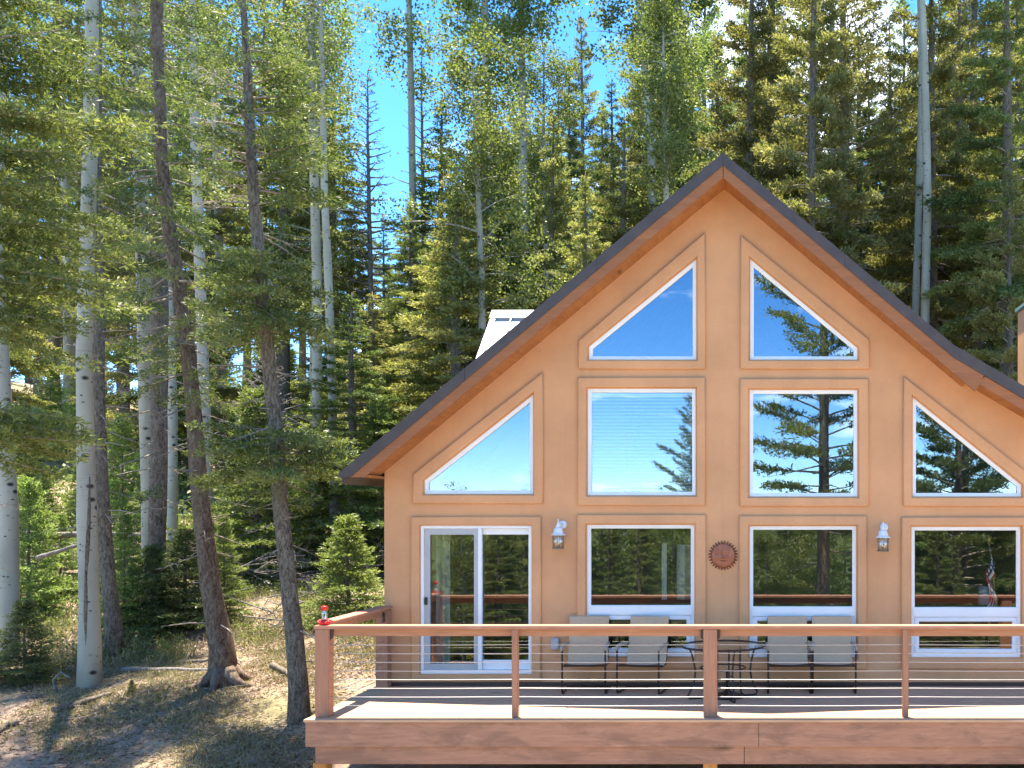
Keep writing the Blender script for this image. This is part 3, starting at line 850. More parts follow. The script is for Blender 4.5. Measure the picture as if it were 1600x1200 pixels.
tb = empty('patio_table', (-0.36, -0.93, 0), 0, 'round glass topped patio table with curved dark legs', 'table')
tp = MB().lathe([(0.535, 0.690), (0.545, 0.693), (0.545, 0.699), (0.535, 0.702)], 40).build('table_top', glass_mat('table_glass', 0.28, (0.9, 0.9, 0.9)), tb)
ring = [(0.552 * math.cos(a), 0.552 * math.sin(a), 0.690) for a in np.linspace(0, 2 * math.pi, 41)]
MB().tube(ring, 0.014, 8, caps=False).build('rim', M['bronze'], tb)
for k in range(4):
    a = math.radians(20 + 90 * k)
    ca, sa = math.cos(a), math.sin(a)
    def lp3(r, z): return (r * ca, r * sa, z)
    MB().tube([lp3(0.47, 0.68), lp3(0.43, 0.58), lp3(0.40, 0.46), lp3(0.385, 0.36), lp3(0.40, 0.24), lp3(0.45, 0.12), lp3(0.485, 0.05), lp3(0.47, 0.016), lp3(0.38, 0.012), lp3(0.30, 0.014), lp3(0.255, 0.05), lp3(0.25, 0.14), lp3(0.24, 0.40), lp3(0.245, 0.67)], 0.0125, 8).build('leg', M['bronze'], tb)
ring = [(0.30 * math.cos(a), 0.30 * math.sin(a), 0.40) for a in np.linspace(0, 2 * math.pi, 31)]
MB().tube(ring, 0.010, 6, caps=False).build('stretcher_ring', M['bronze'], tb)
ub = empty('umbrella_base', (-0.30, -0.93, 0), 0, 'dark umbrella stand on the deck under the glass table', 'umbrella stand')
MB().lathe([(0.20, 0.0), (0.21, 0.012), (0.20, 0.035), (0.15, 0.055), (0.07, 0.075), (0.035, 0.10), (0.03, 0.12)], 28).build('base', M['bronze'], ub)
MB().tube([(0, 0, 0.115), (0, 0, 0.36)], 0.024, 12).build('socket', M['bronze'], ub)
MB().tube([(0.02, 0, 0.28), (0.075, 0, 0.28)], 0.008, 8).build('tightening_knob', M['bronze'], ub)

# ------------------------------------------------------------------ wall lanterns, sun face, feeder
def lantern(name, x, z, label):
    L = empty(name, (x, 0, z), 0, label, 'wall lantern', 'wall lanterns')
    yc = -0.17
    MB().lathe([(0.0, 0.0), (0.055, 0.0), (0.06, 0.006), (0.05, 0.018), (0.02, 0.03)], 20).build('backplate', M['lamp_white'], L)
    bp = L.children[0]; bp.rotation_euler = (math.radians(90), 0, 0); bp.location = (0.035, -0.002, 0.03)
    MB().tube([(0.035, -0.02, 0.03), (0.03, -0.08, 0.055), (0.01, -0.14, 0.055), (0, yc, 0.03)], 0.011, 8).build('arm', M['lamp_white'], L)
    MB().lathe([(0.004, 0.11), (0.008, 0.10), (0.006, 0.07), (0.012, 0.055), (0.022, 0.035), (0.03, 0.02), (0.034, 0.0)], 16, (0, yc, 0)).build('finial', M['lamp_white'], L)
    MB().lathe([(0.034, 0.0), (0.05, -0.015), (0.062, -0.035), (0.068, -0.075), (0.075, -0.092), (0.105, -0.108), (0.106, -0.116), (0.09, -0.118)], 24, (0, yc, 0)).build('hood', M['lamp_white'], L)
    for k in range(6):
        a = math.radians(60 * k + 30)
        MB().tube([(0.083 * math.cos(a), yc + 0.083 * math.sin(a), -0.119), (0.075 * math.cos(a), yc + 0.075 * math.sin(a), -0.30)], 0.006, 6).build('cage_bar', M['lamp_brass'], L)
    MB().lathe([(0.07, -0.31), (0.084, -0.305), (0.084, -0.295), (0.07, -0.29)], 24, (0, yc, 0)).build('bottom_ring', M['lamp_brass'], L)
    MB().lathe([(0.068, -0.289), (0.072, -0.12)], 18, (0, yc, 0)).build('glass', M['lantern_glass'], L)
    MB().lathe([(0.008, -0.13), (0.016, -0.15), (0.026, -0.19), (0.024, -0.215), (0.012, -0.24)], 12, (0, yc, 0)).build('bulb', M['bulb'], L)
    return L
M['lantern_glass'] = glass_mat('lantern_glass', 0.22)
M['bulb'] = simple('frosted_bulb', (0.65, 0.62, 0.55), 0.4)
lantern('wall_lantern', fx(872) * 0.988, fz(823), 'white wall lantern mounted beside the sliding glass door')
lantern('wall_lantern', fx(1380) * 0.988, fz(827), 'white wall lantern mounted left of the window with the flag')

sf = empty('sun_face', (fx(1130), 0, fz(868)), 0, 'terracotta sun face plaque hanging between two lower windows', 'wall plaque')
R = 0.165
mb = MB()
face_pts = []
rings = [0, .2, .4, .6, .78, .92, 1.0]
def face_h(u, v):            # relief of the face, u right, v up, radius 1
    r2 = u * u + v * v
    h = 0.055 * math.sqrt(max(0, 1 - r2))
    g = lambda cu, cv, su, sv, k: k * math.exp(-((u - cu) / su) ** 2 - ((v - cv) / sv) ** 2)
    h += g(0, 0.02, 0.11, 0.30, 0.030) + g(0, -0.17, 0.17, 0.09, 0.022)
    h += g(-0.36, 0.36, 0.26, 0.07, 0.014) + g(0.36, 0.36, 0.26, 0.07, 0.014)
    h -= g(-0.36, 0.20, 0.22, 0.10, 0.024) + g(0.36, 0.20, 0.22, 0.10, 0.024)
    h += g(-0.36, 0.18, 0.14, 0.06, 0.012) + g(0.36, 0.18, 0.14, 0.06, 0.012)
    h += g(-0.48, -0.18, 0.2, 0.18, 0.014) + g(0.48, -0.18, 0.2, 0.18, 0.014)
    h += g(0, -0.36, 0.24, 0.05, 0.014) + g(0, -0.53, 0.20, 0.06, 0.016) - g(0, -0.44, 0.24, 0.04, 0.02)
    h += g(0, -0.75, 0.2, 0.12, 0.012)
    return h
N, K = 40, 64
vs = [(0, -0.02 - face_h(0, 0), 0)]; fs = []
for i in range(1, N + 1):
    for k in range(K):
        a = 2 * math.pi * k / K; r = i / N
        u, v = r * math.cos(a), r * math.sin(a)
        vs.append((u * R, -0.02 - face_h(u, v), v * R))
for k in range(K): fs.append((0, 1 + k, 1 + (k + 1) % K))
for i in range(N - 1):
    for k in range(K):
        k2 = (k + 1) % K
        fs.append((1 + i * K + k, 1 + (i + 1) * K + k, 1 + (i + 1) * K + k2, 1 + i * K + k2))
b = len(vs)
for k in range(K):
    a = 2 * math.pi * k / K; vs.append((R * math.cos(a), -0.004, R * math.sin(a)))
for k in range(K):
    k2 = (k + 1) % K; fs.append((1 + (N - 1) * K + k, b + k, b + k2, 1 + (N - 1) * K + k2))
mb._add(vs, fs, True)
mb.build('face', M['terracotta'], sf)
for k in range(28):
    a = 2 * math.pi * (k + 0.5) / 28
    ca, sa = math.cos(a), math.sin(a)
    pr = []
    for r, wd in ((0.155, 0.014), (0.178, 0.015), (0.197, 0.010), (0.214, 0.0015)):
        pr.append((r, wd))
    vs = []
    for r, wd in pr:
        for s, y in ((-1, -0.006), (0, -0.022), (1, -0.006)):
            vs.append((r * ca - s * wd * sa, y, r * sa + s * wd * ca))
    fs = []
    for i in range(3):
        q = i * 3
        fs += [(q, q + 1, q + 4, q + 3), (q + 1, q + 2, q + 5, q + 4), (q + 2, q, q + 3, q + 5)]
    MB()._add(vs, fs).build('ray', M['terracotta_dark'], sf)

hf = empty('hummingbird_feeder', (-5.15, PC, CAPZ1), 0, 'red and clear hummingbird feeder standing on the deck rail corner', 'bird feeder')
MB().lathe([(0.02, 0.002), (0.058, 0.006), (0.065, 0.02), (0.058, 0.04), (0.04, 0.055), (0.032, 0.062)], 20).build('base', M['red_plastic'], hf)
for k in range(5):
    a = math.radians(72 * k + 10)
    cx_, cy_ = 0.062 * math.cos(a), 0.062 * math.sin(a)
    fl = MB()
    for j in range(6):
        b_ = 2 * math.pi * j / 6
        fl.tube([(cx_, cy_, 0.038), (cx_ + 0.022 * math.cos(b_), cy_ + 0.012 * math.sin(b_), 0.046 + 0.022 * math.sin(b_) * 0.6), (cx_ + 0.034 * math.cos(b_), cy_ + 0.02 * math.sin(b_), 0.048 + 0.03 * math.sin(b_) * 0.6)], [0.006, 0.012, 0.004], 6)
    fl.build('flower_port', M['red_plastic'], hf)
MB().lathe([(0.030, 0.062), (0.034, 0.08), (0.036, 0.13), (0.033, 0.17), (0.026, 0.18)], 16).build('bottle', M['feeder_glass'] if 'feeder_glass' in M else glass_mat('feeder_glass', 0.25), hf)
MB().lathe([(0.025, 0.062), (0.028, 0.08), (0.028, 0.115)], 14).build('nectar', simple('clear_nectar', (0.62, 0.60, 0.52), 0.2), hf)
MB().lathe([(0.032, 0.18), (0.040, 0.185), (0.040, 0.222), (0.036, 0.23), (0.012, 0.232)], 18).build('cap', M['red_plastic'], hf)

# ------------------------------------------------------------------ things seen inside the windows
def curtain(x0, x1, z0, z1, y, label, amp=0.03):
    vs = []; fs = []
    n = 40
    for i in range(n + 1):
        t_ = i / n
        for z in (z0, z1):
            vs.append((x0 + (x1 - x0) * t_, y + amp * math.sin(t_ * (x1 - x0) * 42), z))
    for i in range(n): fs.append((2 * i, 2 * i + 2, 2 * i + 3, 2 * i + 1))
    mb = MB(); mb._add(vs, fs, True)
    mb._add([(a, b + 0.006, c) for a, b, c in vs], [f[::-1] for f in fs], True)
    return tag(mb.build('curtain', M['curtain']), label, 'curtain', 'curtains inside the lower windows')
curtain(fx(1031), fx(1039), fz(940), fz(850), 0.32, 'narrow pale curtain strip inside the lower window left of the sun face', 0.01)
curtain(fx(1055), fx(1082), fz(940), fz(852), 0.34, 'wider pale curtain at the right side of the lower window left of the sun face')
curtain(fx(668), fx(690), 0.25, fz(832), 0.40, 'pale curtain gathered at the left side inside the sliding door')
def blinds(x0, x1, z0, z1, y, label):
    b = empty('window_blind', ((x0 + x1) / 2, y, z0), 0, label, 'blind')
    n = int((z1 - z0) / 0.05)
    proto = None
    for i in range(n):
        z = 0.02 + i * 0.05
        if proto is None:
            mbb = MB(); h = (x1 - x0) / 2
            mbb._add([(-h, -0.022, -0.012), (h, -0.022, -0.012), (h, 0, 0.003), (-h, 0, 0.003), (h, 0.022, 0.012), (-h, 0.022, 0.012)], [(0, 1, 2, 3), (3, 2, 4, 5)], False)
            proto = mbb.mesh('slat')
        link('slat', proto, M['blind'], b, (0, 0, z))
    MB().box(-(x1 - x0) / 2, (x1 - x0) / 2, -0.03, 0.03, z1 - z0, z1 - z0 + 0.05).build('head_rail', M['blind'], b)
blinds(fx(923), fx(1082), fz(768), fz(619), 0.15, 'closed pale blind inside the middle left square window')
lamp = empty('table_lamp', (fx(1541) * 1.06, 0.9, 0.78), 0, 'table lamp with pale blue shade behind the flag window', 'lamp')
MB().lathe([(0.13, 0.0), (0.11, 0.27)], 24, (0, 0, 0.30)).build('lamp_shade', M['shade'], lamp)
MB().lathe([(0.07, 0.0), (0.075, 0.02), (0.03, 0.05), (0.045, 0.14), (0.02, 0.22), (0.012, 0.34)], 16).build('lamp_base', M['bronze'], lamp)
hp(MB().box(fx(1440), fx(1640), 0.7, 1.15, 0.74, 0.778).build('interior_shelf', M['interior_floor']))

def flag_mat():
    m, t, o = nodes('flag_cloth')
    uv = t.nodes.new('ShaderNodeUVMap'); uv.uv_map = 'UVMap'
    sp = t.nodes.new('ShaderNodeSeparateXYZ'); t.links.new(uv.outputs[0], sp.inputs[0])
    def mth(op, a, b=None):
        n = t.nodes.new('ShaderNodeMath'); n.operation = op
        for i, v in enumerate((a, b)):
            if v is None: continue
            if isinstance(v, (int, float)): n.inputs[i].default_value = v
            else: t.links.new(v, n.inputs[i])
        return n.outputs[0]
    u, v = sp.outputs[0], sp.outputs[1]
    stripe = mth('MODULO', mth('FLOOR', mth('MULTIPLY', v, 13)), 2)
    red, white, blue = (0.60, 0.025, 0.045), (0.82, 0.79, 0.74), (0.03, 0.045, 0.17)
    c = mix(t, stripe, red, white)
    canton = mth('MULTIPLY', mth('LESS_THAN', u, 0.42), mth('GREATER_THAN', v, 6 / 13))
    su = mth('SUBTRACT', mth('FRACT', mth('MULTIPLY', u, 6 / 0.42)), 0.5)
    sv = mth('SUBTRACT', mth('FRACT', mth('MULTIPLY', mth('SUBTRACT', v, 6 / 13), 5 * 13 / 7)), 0.5)
    star = mth('LESS_THAN', mth('ADD', mth('MULTIPLY', su, su), mth('MULTIPLY', sv, sv)), 0.09)
    c = mix(t, canton, c, mix(t, star, blue, white))
    principled(t, o, c, 0.8)
    return m
fl = empty('flag_on_staff', (fx(1566), 0.17, 0.0), 0, 'furled American flag on a tilted staff inside the right window', 'flag')
p0 = Vector((0.10, 0.0, 0.0)); p1 = Vector((-0.14, 0.05, fz(848)))
MB().tube([p0, p1], 0.011, 8).build('staff', M['brass'], fl)
MB().lathe([(0.004, 0.10), (0.02, 0.06), (0.03, 0.03), (0.012, 0.0)], 10, tuple(p1)).build('finial', M['brass'], fl)
vs, fs, uvs = [], [], []
NU, NV = 22, 26
for i in range(NV + 1):
    s = i / NV
    base = p1.lerp(p0, 0.03 + 0.30 * s)
    for k in range(NU + 1):
        q = k / NU
        # the cloth hangs down from the staff and gathers in folds
        drop = q * (0.80 - 0.15 * s)
        spread = (0.03 + 0.07 * s + 0.10 * q)
        x = base.x - q * 0.05 + spread * 0.35 * math.sin(q * 9 + s * 5) + 0.02 * math.sin(s * 21)
        y = base.y - 0.03 + 0.055 * math.sin(q * 17 + s * 8)
        z = base.z - drop
        vs.append((x, y, z)); uvs.append((q, 1 - s))
for i in range(NV):
    for k in range(NU):
        a = i * (NU + 1) + k
        fs.append((a, a + 1, a + NU + 2, a + NU + 1))
mb = MB(); mb._add(vs, fs, True)
fo = mb.build('cloth', flag_mat(), fl)
ul = fo.data.uv_layers.new(name='UVMap')
for lp_ in fo.data.loops: ul.data[lp_.index].uv = uvs[lp_.vertex_index]

# ------------------------------------------------------------------ trees
def frames(D, rng):
    """unit directions and a random side vector for each"""
    D = D / np.maximum(np.linalg.norm(D, axis=1, keepdims=True), 1e-9)
    Rv = rng.normal(size=D.shape)
    S = np.cross(D, Rv)
    S /= np.maximum(np.linalg.norm(S, axis=1, keepdims=True), 1e-9)
    return D, S

def tuft_mesh(name, P, D, L, W, tint, rng, mid=0.45):
    D, S = frames(D, rng)
    n = len(P)
    V = np.empty((n, 4, 3))
    V[:, 0] = P
    m_ = P + D * (L * mid)[:, None]
    V[:, 1] = m_ + S * (W / 2)[:, None]
    V[:, 2] = P + D * L[:, None]
    V[:, 3] = m_ - S * (W / 2)[:, None]
    return quad_mesh(name, V.reshape(-1, 3), np.arange(4 * n).reshape(n, 4), tint)

def path_fn(path):
    p = np.array([tuple(q) for q in path], float)
    return lambda z: np.array([np.interp(z, p[:, 2], p[:, 0]), np.interp(z, p[:, 2], p[:, 1]), z])

def conifer_parts(seed, path, radii, layers, ts=0.13, tw=0.036, roots=0, stubs=0, mult=2):
    """trunk MB, limb MB and needle arrays of one conifer; path and layers are in metres above its foot"""
    rng = np.random.default_rng(seed); rr = random.Random(seed)
    tr = MB()
    # refine the trunk line
    p = np.array([tuple(q) for q in path], float)
    zz = np.linspace(0, p[-1, 2], 30)
    ax = path_fn(path)
    rad = np.interp(zz, p[:, 2], radii)
    pts = []
    for z_ in zz:
        q = ax(z_)
        pts.append((q[0] + rr.uniform(-.01, .01), q[1] + rr.uniform(-.01, .01), z_))
    pts[0] = (pts[0][0], pts[0][1], -0.25)
    tr.tube(pts, list(rad), 12, lump=0.06, rng=rr)
    for k in range(roots):
        a = 2 * math.pi * (k + rr.uniform(0, .5)) / roots
        r0 = radii[0]
        ln = r0 * rr.uniform(1.3, 2.6)
        q = [(pts[0][0] + math.cos(a + j * 0.12) * (r0 * 0.35 + ln * j / 4), pts[0][1] + math.sin(a + j * 0.12) * (r0 * 0.35 + ln * j / 4), [0.45, 0.16, 0.03, -0.03, -0.12][j] * r0 * 1.7) for j in range(5)]
        tr.tube(q, [r0 * 0.48, r0 * 0.34, r0 * 0.22, r0 * 0.14, r0 * 0.05], 7, lump=0.08, rng=rr)
    lm = MB()
    Ps, Ds, Ls, Ws, Ts = [], [], [], [], []
    for ly in layers:
        n = ly['n']
        az = rr.uniform(0, 6.28)
        for i in range(n):
            t = (i + rr.random()) / n
            z = ly['z0'] + (ly['z1'] - ly['z0']) * t
            L = (ly['L0'] + (ly['L1'] - ly['L0']) * t ** ly.get('pw', 1.0)) * rr.uniform(0.62, 1.15)
            if 'az' in ly:
                az = ly['az'] + rr.uniform(-ly.get('daz', 0.8), ly.get('daz', 0.8))
            else:
                az += 2.399 + rr.uniform(-0.5, 0.5)
            el = ly['e0'] + (ly['e1'] - ly['e0']) * t + rr.uniform(-0.14, 0.14)
            dr = ly.get('droop', 0.25) * rr.uniform(0.6, 1.4)
            p0 = ax(z)
            u = np.array([math.cos(az), math.sin(az), 0.0])
            bend = rr.uniform(-0.18, 0.18)
            side0 = np.array([-u[1], u[0], 0.0])
            def pos(s, p0=p0, u=u, side0=side0, L=L, el=el, dr=dr, bend=bend):
                s = np.asarray(s, float)[..., None]
                up = np.array([0, 0, 1.0])
                return p0 + u * (L * s * math.cos(el)) + side0 * (L * bend * s * s) + up * (L * s * math.sin(el) - dr * L * s ** 2 + 0.55 * dr * L * s ** 3)
            ss = np.linspace(0, 1, 6)
            q = pos(ss)
            br = max(0.008, 0.013 * L + 0.003) * ly.get('tk', 1.0)
            lm.tube(q, [br, br * .8, br * .6, br * .42, br * .27, br * .12], 4, caps=False)
            dead = rr.random() < ly.get('dead', 0.0)
            if dead:
                for j in range(int(4 + L * 4)):
                    s = rr.uniform(0.25, 0.97); a0 = pos(s)
                    sd = rr.choice((-1, 1)); ll = rr.uniform(0.15, 0.4) * L * (1.1 - s) + 0.1; tk = ly.get('tk', 1.0)
                    dv_ = u * rr.uniform(0.3, 0.9) + side0 * sd * rr.uniform(0.4, 1) + np.array([0, 0, rr.uniform(-0.5, 0.35)])
                    lm.tube([a0, a0 + dv_ * ll * .5, a0 + dv_ * ll + np.array([0, 0, rr.uniform(-.05, .1)])], [0.006 * tk, 0.004 * tk, 0.002 * tk], 3, caps=False)
                continue
            s0 = ly.get('s0', 0.25); den = ly.get('den', 1.0)
            K = max(6, int(L * (1 - s0) / 0.055 * den))
            sk = s0 + (1 - s0) * (np.arange(K) + rng.random(K)) / K
            sd = np.where(np.arange(K) % 2 == 0, 1.0, -1.0)
            b0 = pos(sk); b1 = pos(np.minimum(sk + 0.02, 1.03))
            tg = b1 - b0; tg /= np.maximum(np.linalg.norm(tg, axis=1, keepdims=True), 1e-9)
            hump = np.minimum(1.0, (sk - s0) / max(0.05, 0.3 * (1 - s0)) + 0.35)
            bl = (ly.get('bl', 0.42) * L * (1.02 - sk) ** 0.75 * hump + 0.10) * rng.uniform(0.65, 1.15, K)
            bl = np.minimum(bl, ly.get('blmax', 0.85))
            an = rng.uniform(0.65, 1.15, K)
            up = np.array([0, 0, 1.0])
            bd = tg * np.cos(an)[:, None] + side0 * (sd * np.sin(an))[:, None] + up * rng.normal(ly.get('lift', -0.05), 0.13, K)[:, None]
            bd /= np.linalg.norm(bd, axis=1, keepdims=True)
            step = ts * 0.30 / den
            Mx = int(np.ceil(bl.max() / step)) + 1
            kk = np.arange(Mx)[None, :] * step + rng.uniform(0, step, (K, Mx))
            msk = kk < bl[:, None]
            sag = -0.20 * kk ** 2
            PP = b0[:, None, :] + bd[:, None, :] * kk[..., None] + up * sag[..., None] + rng.normal(0, ts * 0.16, (K, Mx, 3))
            DD = bd[:, None, :] * 0.9 + rng.normal(0, ly.get('fluff', 0.48), (K, Mx, 3)) + up * 0.15
            PP = np.repeat(PP[msk], mult, axis=0); DD = np.repeat(DD[msk], mult, axis=0)
            if mult > 1:
                PP = PP + rng.normal(0, ts * 0.22, PP.shape); DD = DD + rng.normal(0, 0.45, DD.shape)
            m = len(PP)
            bt = rng.normal(0.5, 0.16)
            tipness = np.repeat((kk / np.maximum(bl[:, None], 1e-3))[msk], mult)
            Ps.append(PP); Ds.append(DD)
            Ls.append(ts * rng.uniform(0.7, 1.25, m)); Ws.append(tw * rng.uniform(0.7, 1.3, m))
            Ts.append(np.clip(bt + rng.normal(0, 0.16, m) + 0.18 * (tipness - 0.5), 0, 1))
            # needles along the bough itself
            m2 = int(K * 2.2)
            s2 = s0 + (1 - s0) * rng.random(m2)
            P2 = pos(s2) + rng.normal(0, 0.02, (m2, 3))
            D2 = tg[rng.integers(0, K, m2)] + rng.normal(0, 0.6, (m2, 3))
            Ps.append(P2); Ds.append(D2); Ls.append(ts * rng.uniform(0.7, 1.2, m2)); Ws.append(tw * rng.uniform(0.7, 1.3, m2))
            Ts.append(np.clip(bt + rng.normal(0, 0.15, m2), 0, 1))
    for k in range(stubs):
        z = rr.uniform(0.05, 0.75) * p[-1, 2]; a = rr.uniform(0, 6.28); L = rr.uniform(0.15, 0.9)
        q = ax(z); d_ = np.array([math.cos(a), math.sin(a), rr.uniform(-0.35, 0.1)])
        lm.tube([q, q + d_ * L * .5, q + d_ * L + np.array([0, 0, -0.06 * L])], [0.016, 0.011, 0.004], 4, caps=False)
    cat = lambda a: np.concatenate(a) if a else np.zeros((0,))
    return tr, lm, (cat(Ps), cat(Ds), cat(Ls), cat(Ws), cat(Ts)), rng

def assemble(name, loc, tr, lm, fol, rng, bark, leaf, label, cat='tree', group=None, mid=0.45):
    root = empty(name, loc, 0, label, cat, group)
    tr.build('trunk', bark, root)
    if lm.v: lm.build('branches', M['aspen'] if bark is M['aspen'] else (bark if bark is M['bark_grey'] else M['branch']), root)['kind'] = 'stuff'
    if len(fol[0]):
        cr_ = link('crown', tuft_mesh('crown', *fol, rng, mid), leaf, root)
        cr_['kind'] = 'stuff'
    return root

def cone_layers(H, base, R, n, top_sharp=1.0, e0=-0.1, e1=0.75, **kw):
    ly = dict(z0=base, z1=H * 0.985, n=n, L0=R, L1=0.10, e0=e0, e1=e1, pw=top_sharp)
    ly.update(kw)
    return [ly]

def conifer(name, loc, H, base, R, n, seed, bark, leaf, label, r0=None, lean=(0, 0), wob=0.10, ts=0.2, tw=0.07, dead_low=10, group=None, cat='conifer', stubs=0, **kw):
    rr = random.Random(seed * 7 + 1)
    path = [(lean[0] * t + wob * math.sin(t * 4 + seed) * (1 - t) * t * 3, lean[1] * t + wob * math.cos(t * 3 + seed) * (1 - t) * t * 3, H * t) for t in np.linspace(0, 1, 9)]
    r0 = r0 or H * 0.0115
    rad = [r0 * 1.35, r0, r0 * .92, r0 * .84, r0 * .74, r0 * .62, r0 * .47, r0 * .28, 0.015]
    ly = cone_layers(H, base, R, n, **kw)
    if dead_low:
        ly.append(dict(z0=max(0.8, base * 0.35), z1=base + 0.12 * H, n=dead_low, L0=R * 0.55, L1=R * 0.8, e0=-0.2, e1=0.0, dead=1.0, droop=0.15))
    tr, lm, fol, rng = conifer_parts(seed, path, rad, ly, ts, tw, stubs=stubs)
    return assemble(name, loc, tr, lm, fol, rng, bark, leaf, label, cat, group)

def aspen(name, loc, path, radii, crown0, crown1, R, nleaf, seed, label, leaf_size=0.075, group=None, limbs=26):
    rng = np.random.default_rng(seed); rr = random.Random(seed)
    tr = MB()
    p = np.array([tuple(q) for q in path], float); ax = path_fn(path)
    zz = np.linspace(0, p[-1, 2], 28)
    rad = np.interp(zz, p[:, 2], radii)
    pts = [tuple(ax(z)) for z in zz]; pts[0] = (pts[0][0], pts[0][1], -0.3)
    tr.tube(pts, list(rad), 12, lump=0.05, rng=rr)
    lm = MB(); Ps, Ts = [], []
    per = max(8, nleaf // limbs)
    for i in range(limbs):
        t = (i + rr.random()) / limbs
        z = crown0 + (crown1 - crown0) * t
        L = R * (0.55 + 0.65 * math.sin(math.pi * min(1, t * 0.85 + 0.12))) * rr.uniform(0.55, 1.2)
        a = rr.uniform(0, 6.28); el = rr.uniform(0.15, 0.9)
        q0 = ax(z); u = np.array([math.cos(a) * math.cos(el), math.sin(a) * math.cos(el), math.sin(el)])
        pos = lambda s: q0 + u * L * s + np.array([0, 0, -0.22 * L * s * s])
        lm.tube([pos(s) for s in (0, .25, .5, .75, 1)], [0.012 * L + .008, .009 * L + .006, .006 * L + .005, .004 * L + .003, .003], 4, caps=False)
        bt = rng.normal(0.5, 0.15)
        for c in range(6):
            s = rr.uniform(0.35, 1.08); cc = pos(s) + rng.normal(0, 0.16 * L + 0.10, 3)
            lm.tube([pos(s * 0.85), cc], [0.006, 0.003], 3, caps=False)
            m = int(per / 6 * rr.uniform(0.5, 1.6))
            sg = rr.uniform(0.14, 0.34)
            Ps.append(cc + rng.normal(0, sg, (m, 3)) * np.array([1, 1, 0.75])); Ts.append(np.clip(bt + rng.normal(0, 0.2, m), 0, 1))
    P = np.concatenate(Ps); T = np.concatenate(Ts); n = len(P)
    D = rng.normal(0, 1, (n, 3)) + np.array([0, 0, -0.5])
    fol = (P, D, leaf_size * rng.uniform(0.75, 1.25, n), leaf_size * 0.9 * rng.uniform(0.75, 1.2, n), T)
    return assemble(name, loc, tr, lm, fol, rng, M['aspen'], M['leaf_aspen'], label, 'aspen', group, 0.5)

def px_path(points, d):
    """trunk line given as photo pixels at distance d -> foot position and local path"""
    w = [at(x, y, d) for x, y in points]
    foot = w[0].copy()
    foot.z = gz(foot.x, foot.y)
    loc = []
    for i, q in enumerate(w):
        v = q - foot
        loc.append((v.x, 0.05 * math.sin(i * 1.7), max(v.z, 0.0) if i else 0.0))
    loc.sort(key=lambda q: q[2])
    return foot, loc

# --- named foreground trees -----------------------------------------
def fg_aspen(points, rpx, d, crown, R, nleaf, seed, label, ls=0.075, limbs=26):
    foot, path = px_path(points, d)
    s = d / FPX
    radii = [r * s for r in rpx]
    top = path[-1][2]
    return aspen('aspen_tree', foot, path, radii, top * crown, top * 0.99, R, nleaf, seed, label, ls, 'aspens left of the house', limbs)

fg_aspen([(140, 1080), (138, 980), (136, 800), (134, 560), (138, 300), (141, 100), (145, -60), (152, -700)], [19, 14.5, 13.5, 11.5, 10.5, 10, 9, 2], 17.2, 0.70, 1.6, 6000, 11,
         'pale aspen with a dark vertical scar, front of the left woods')
_sc = C.objects[[o.name for o in C.objects if o.name.startswith('aspen_tree')][-1]]
_pts = [at(x, y, 17.2) for x, y in ((146, 745), (145, 800), (143, 850), (140.5, 900), (140, 960), (141, 1010), (143, 1045))]
MB().tube([p - Vector(_sc.location) + Vector((0, -0.098, 0)) for p in _pts], [0.008, 0.030, 0.032, 0.027, 0.030, 0.028, 0.010], 8, lump=0.12, rng=random.Random(4)).build('bark_scar', M['bark'], _sc)
fg_aspen([(14, 985), (11, 800), (4, 600), (-4, 400), (-2, 150), (0, -100), (5, -500)], [14, 13, 12, 11, 10, 8, 2], 19, 0.72, 1.6, 5000, 12,
         'grey aspen trunk at the left edge behind the little dark fir')
fg_aspen([(237, 985), (232, 800), (229, 600), (225, 400), (214, 150), (209, 0), (203, -420)], [14, 12, 11.5, 10.5, 9, 8.5, 2], 22, 0.66, 1.7, 6000, 13,
         'straight aspen rising behind the young dark firs left of the leaning trunk')
fg_aspen([(326, 930), (320, 700), (313, 430), (307, 220), (300, 50), (292, -250)], [9, 8.5, 8, 7, 6, 2], 26, 0.6, 1.6, 5000, 14,
         'thin aspen seen just right of the leaning brown trunk, farther back')
fg_aspen([(494, 800), (495, 480), (492, 300), (488, 150), (486, 0), (482, -160)], [8, 7.2, 7, 6.2, 5, 2], 29, 0.66, 0.95, 3500, 15,
         'left one of two slim aspens near the sky gap')
fg_aspen([(524, 815), (518, 600), (514, 450), (508, 300), (504, 150), (498, -60)], [7.5, 6.6, 6.2, 5.5, 4.6, 2], 28, 0.76, 0.8, 1500, 16,
         'right one of two slim aspens near the sky gap')
fg_aspen([(270, 890), (268, 650), (262, 420), (258, 200), (250, -120)], [8, 7, 6.5, 5.5, 2], 28, 0.6, 1.6, 4500, 17,
         'faint aspen between the straight aspen and the leaning trunk')

def fg_conifer(points, rpx, d, layers, seed, bark, leaf, label, ts=0.088, tw=0.021, roots=0, stubs=0, mult=2):
    foot, path = px_path(points, d)
    radii = [r * d / FPX for r in rpx]
    L = []
    for ly in layers:       # layer heights given as photo rows
        q = dict(ly)
        q['z0'] = at(0, ly['y0'], d).z - foot.z; q['z1'] = at(0, ly['y1'], d).z - foot.z
        L.append(q)
    tr, lm, fol, rng = conifer_parts(seed, path, radii, L, ts, tw, roots, stubs, mult)
    return assemble('conifer_tree', foot, tr, lm, fol, rng, bark, leaf, label, 'conifer', 'conifers left of the house')

PI = math.pi
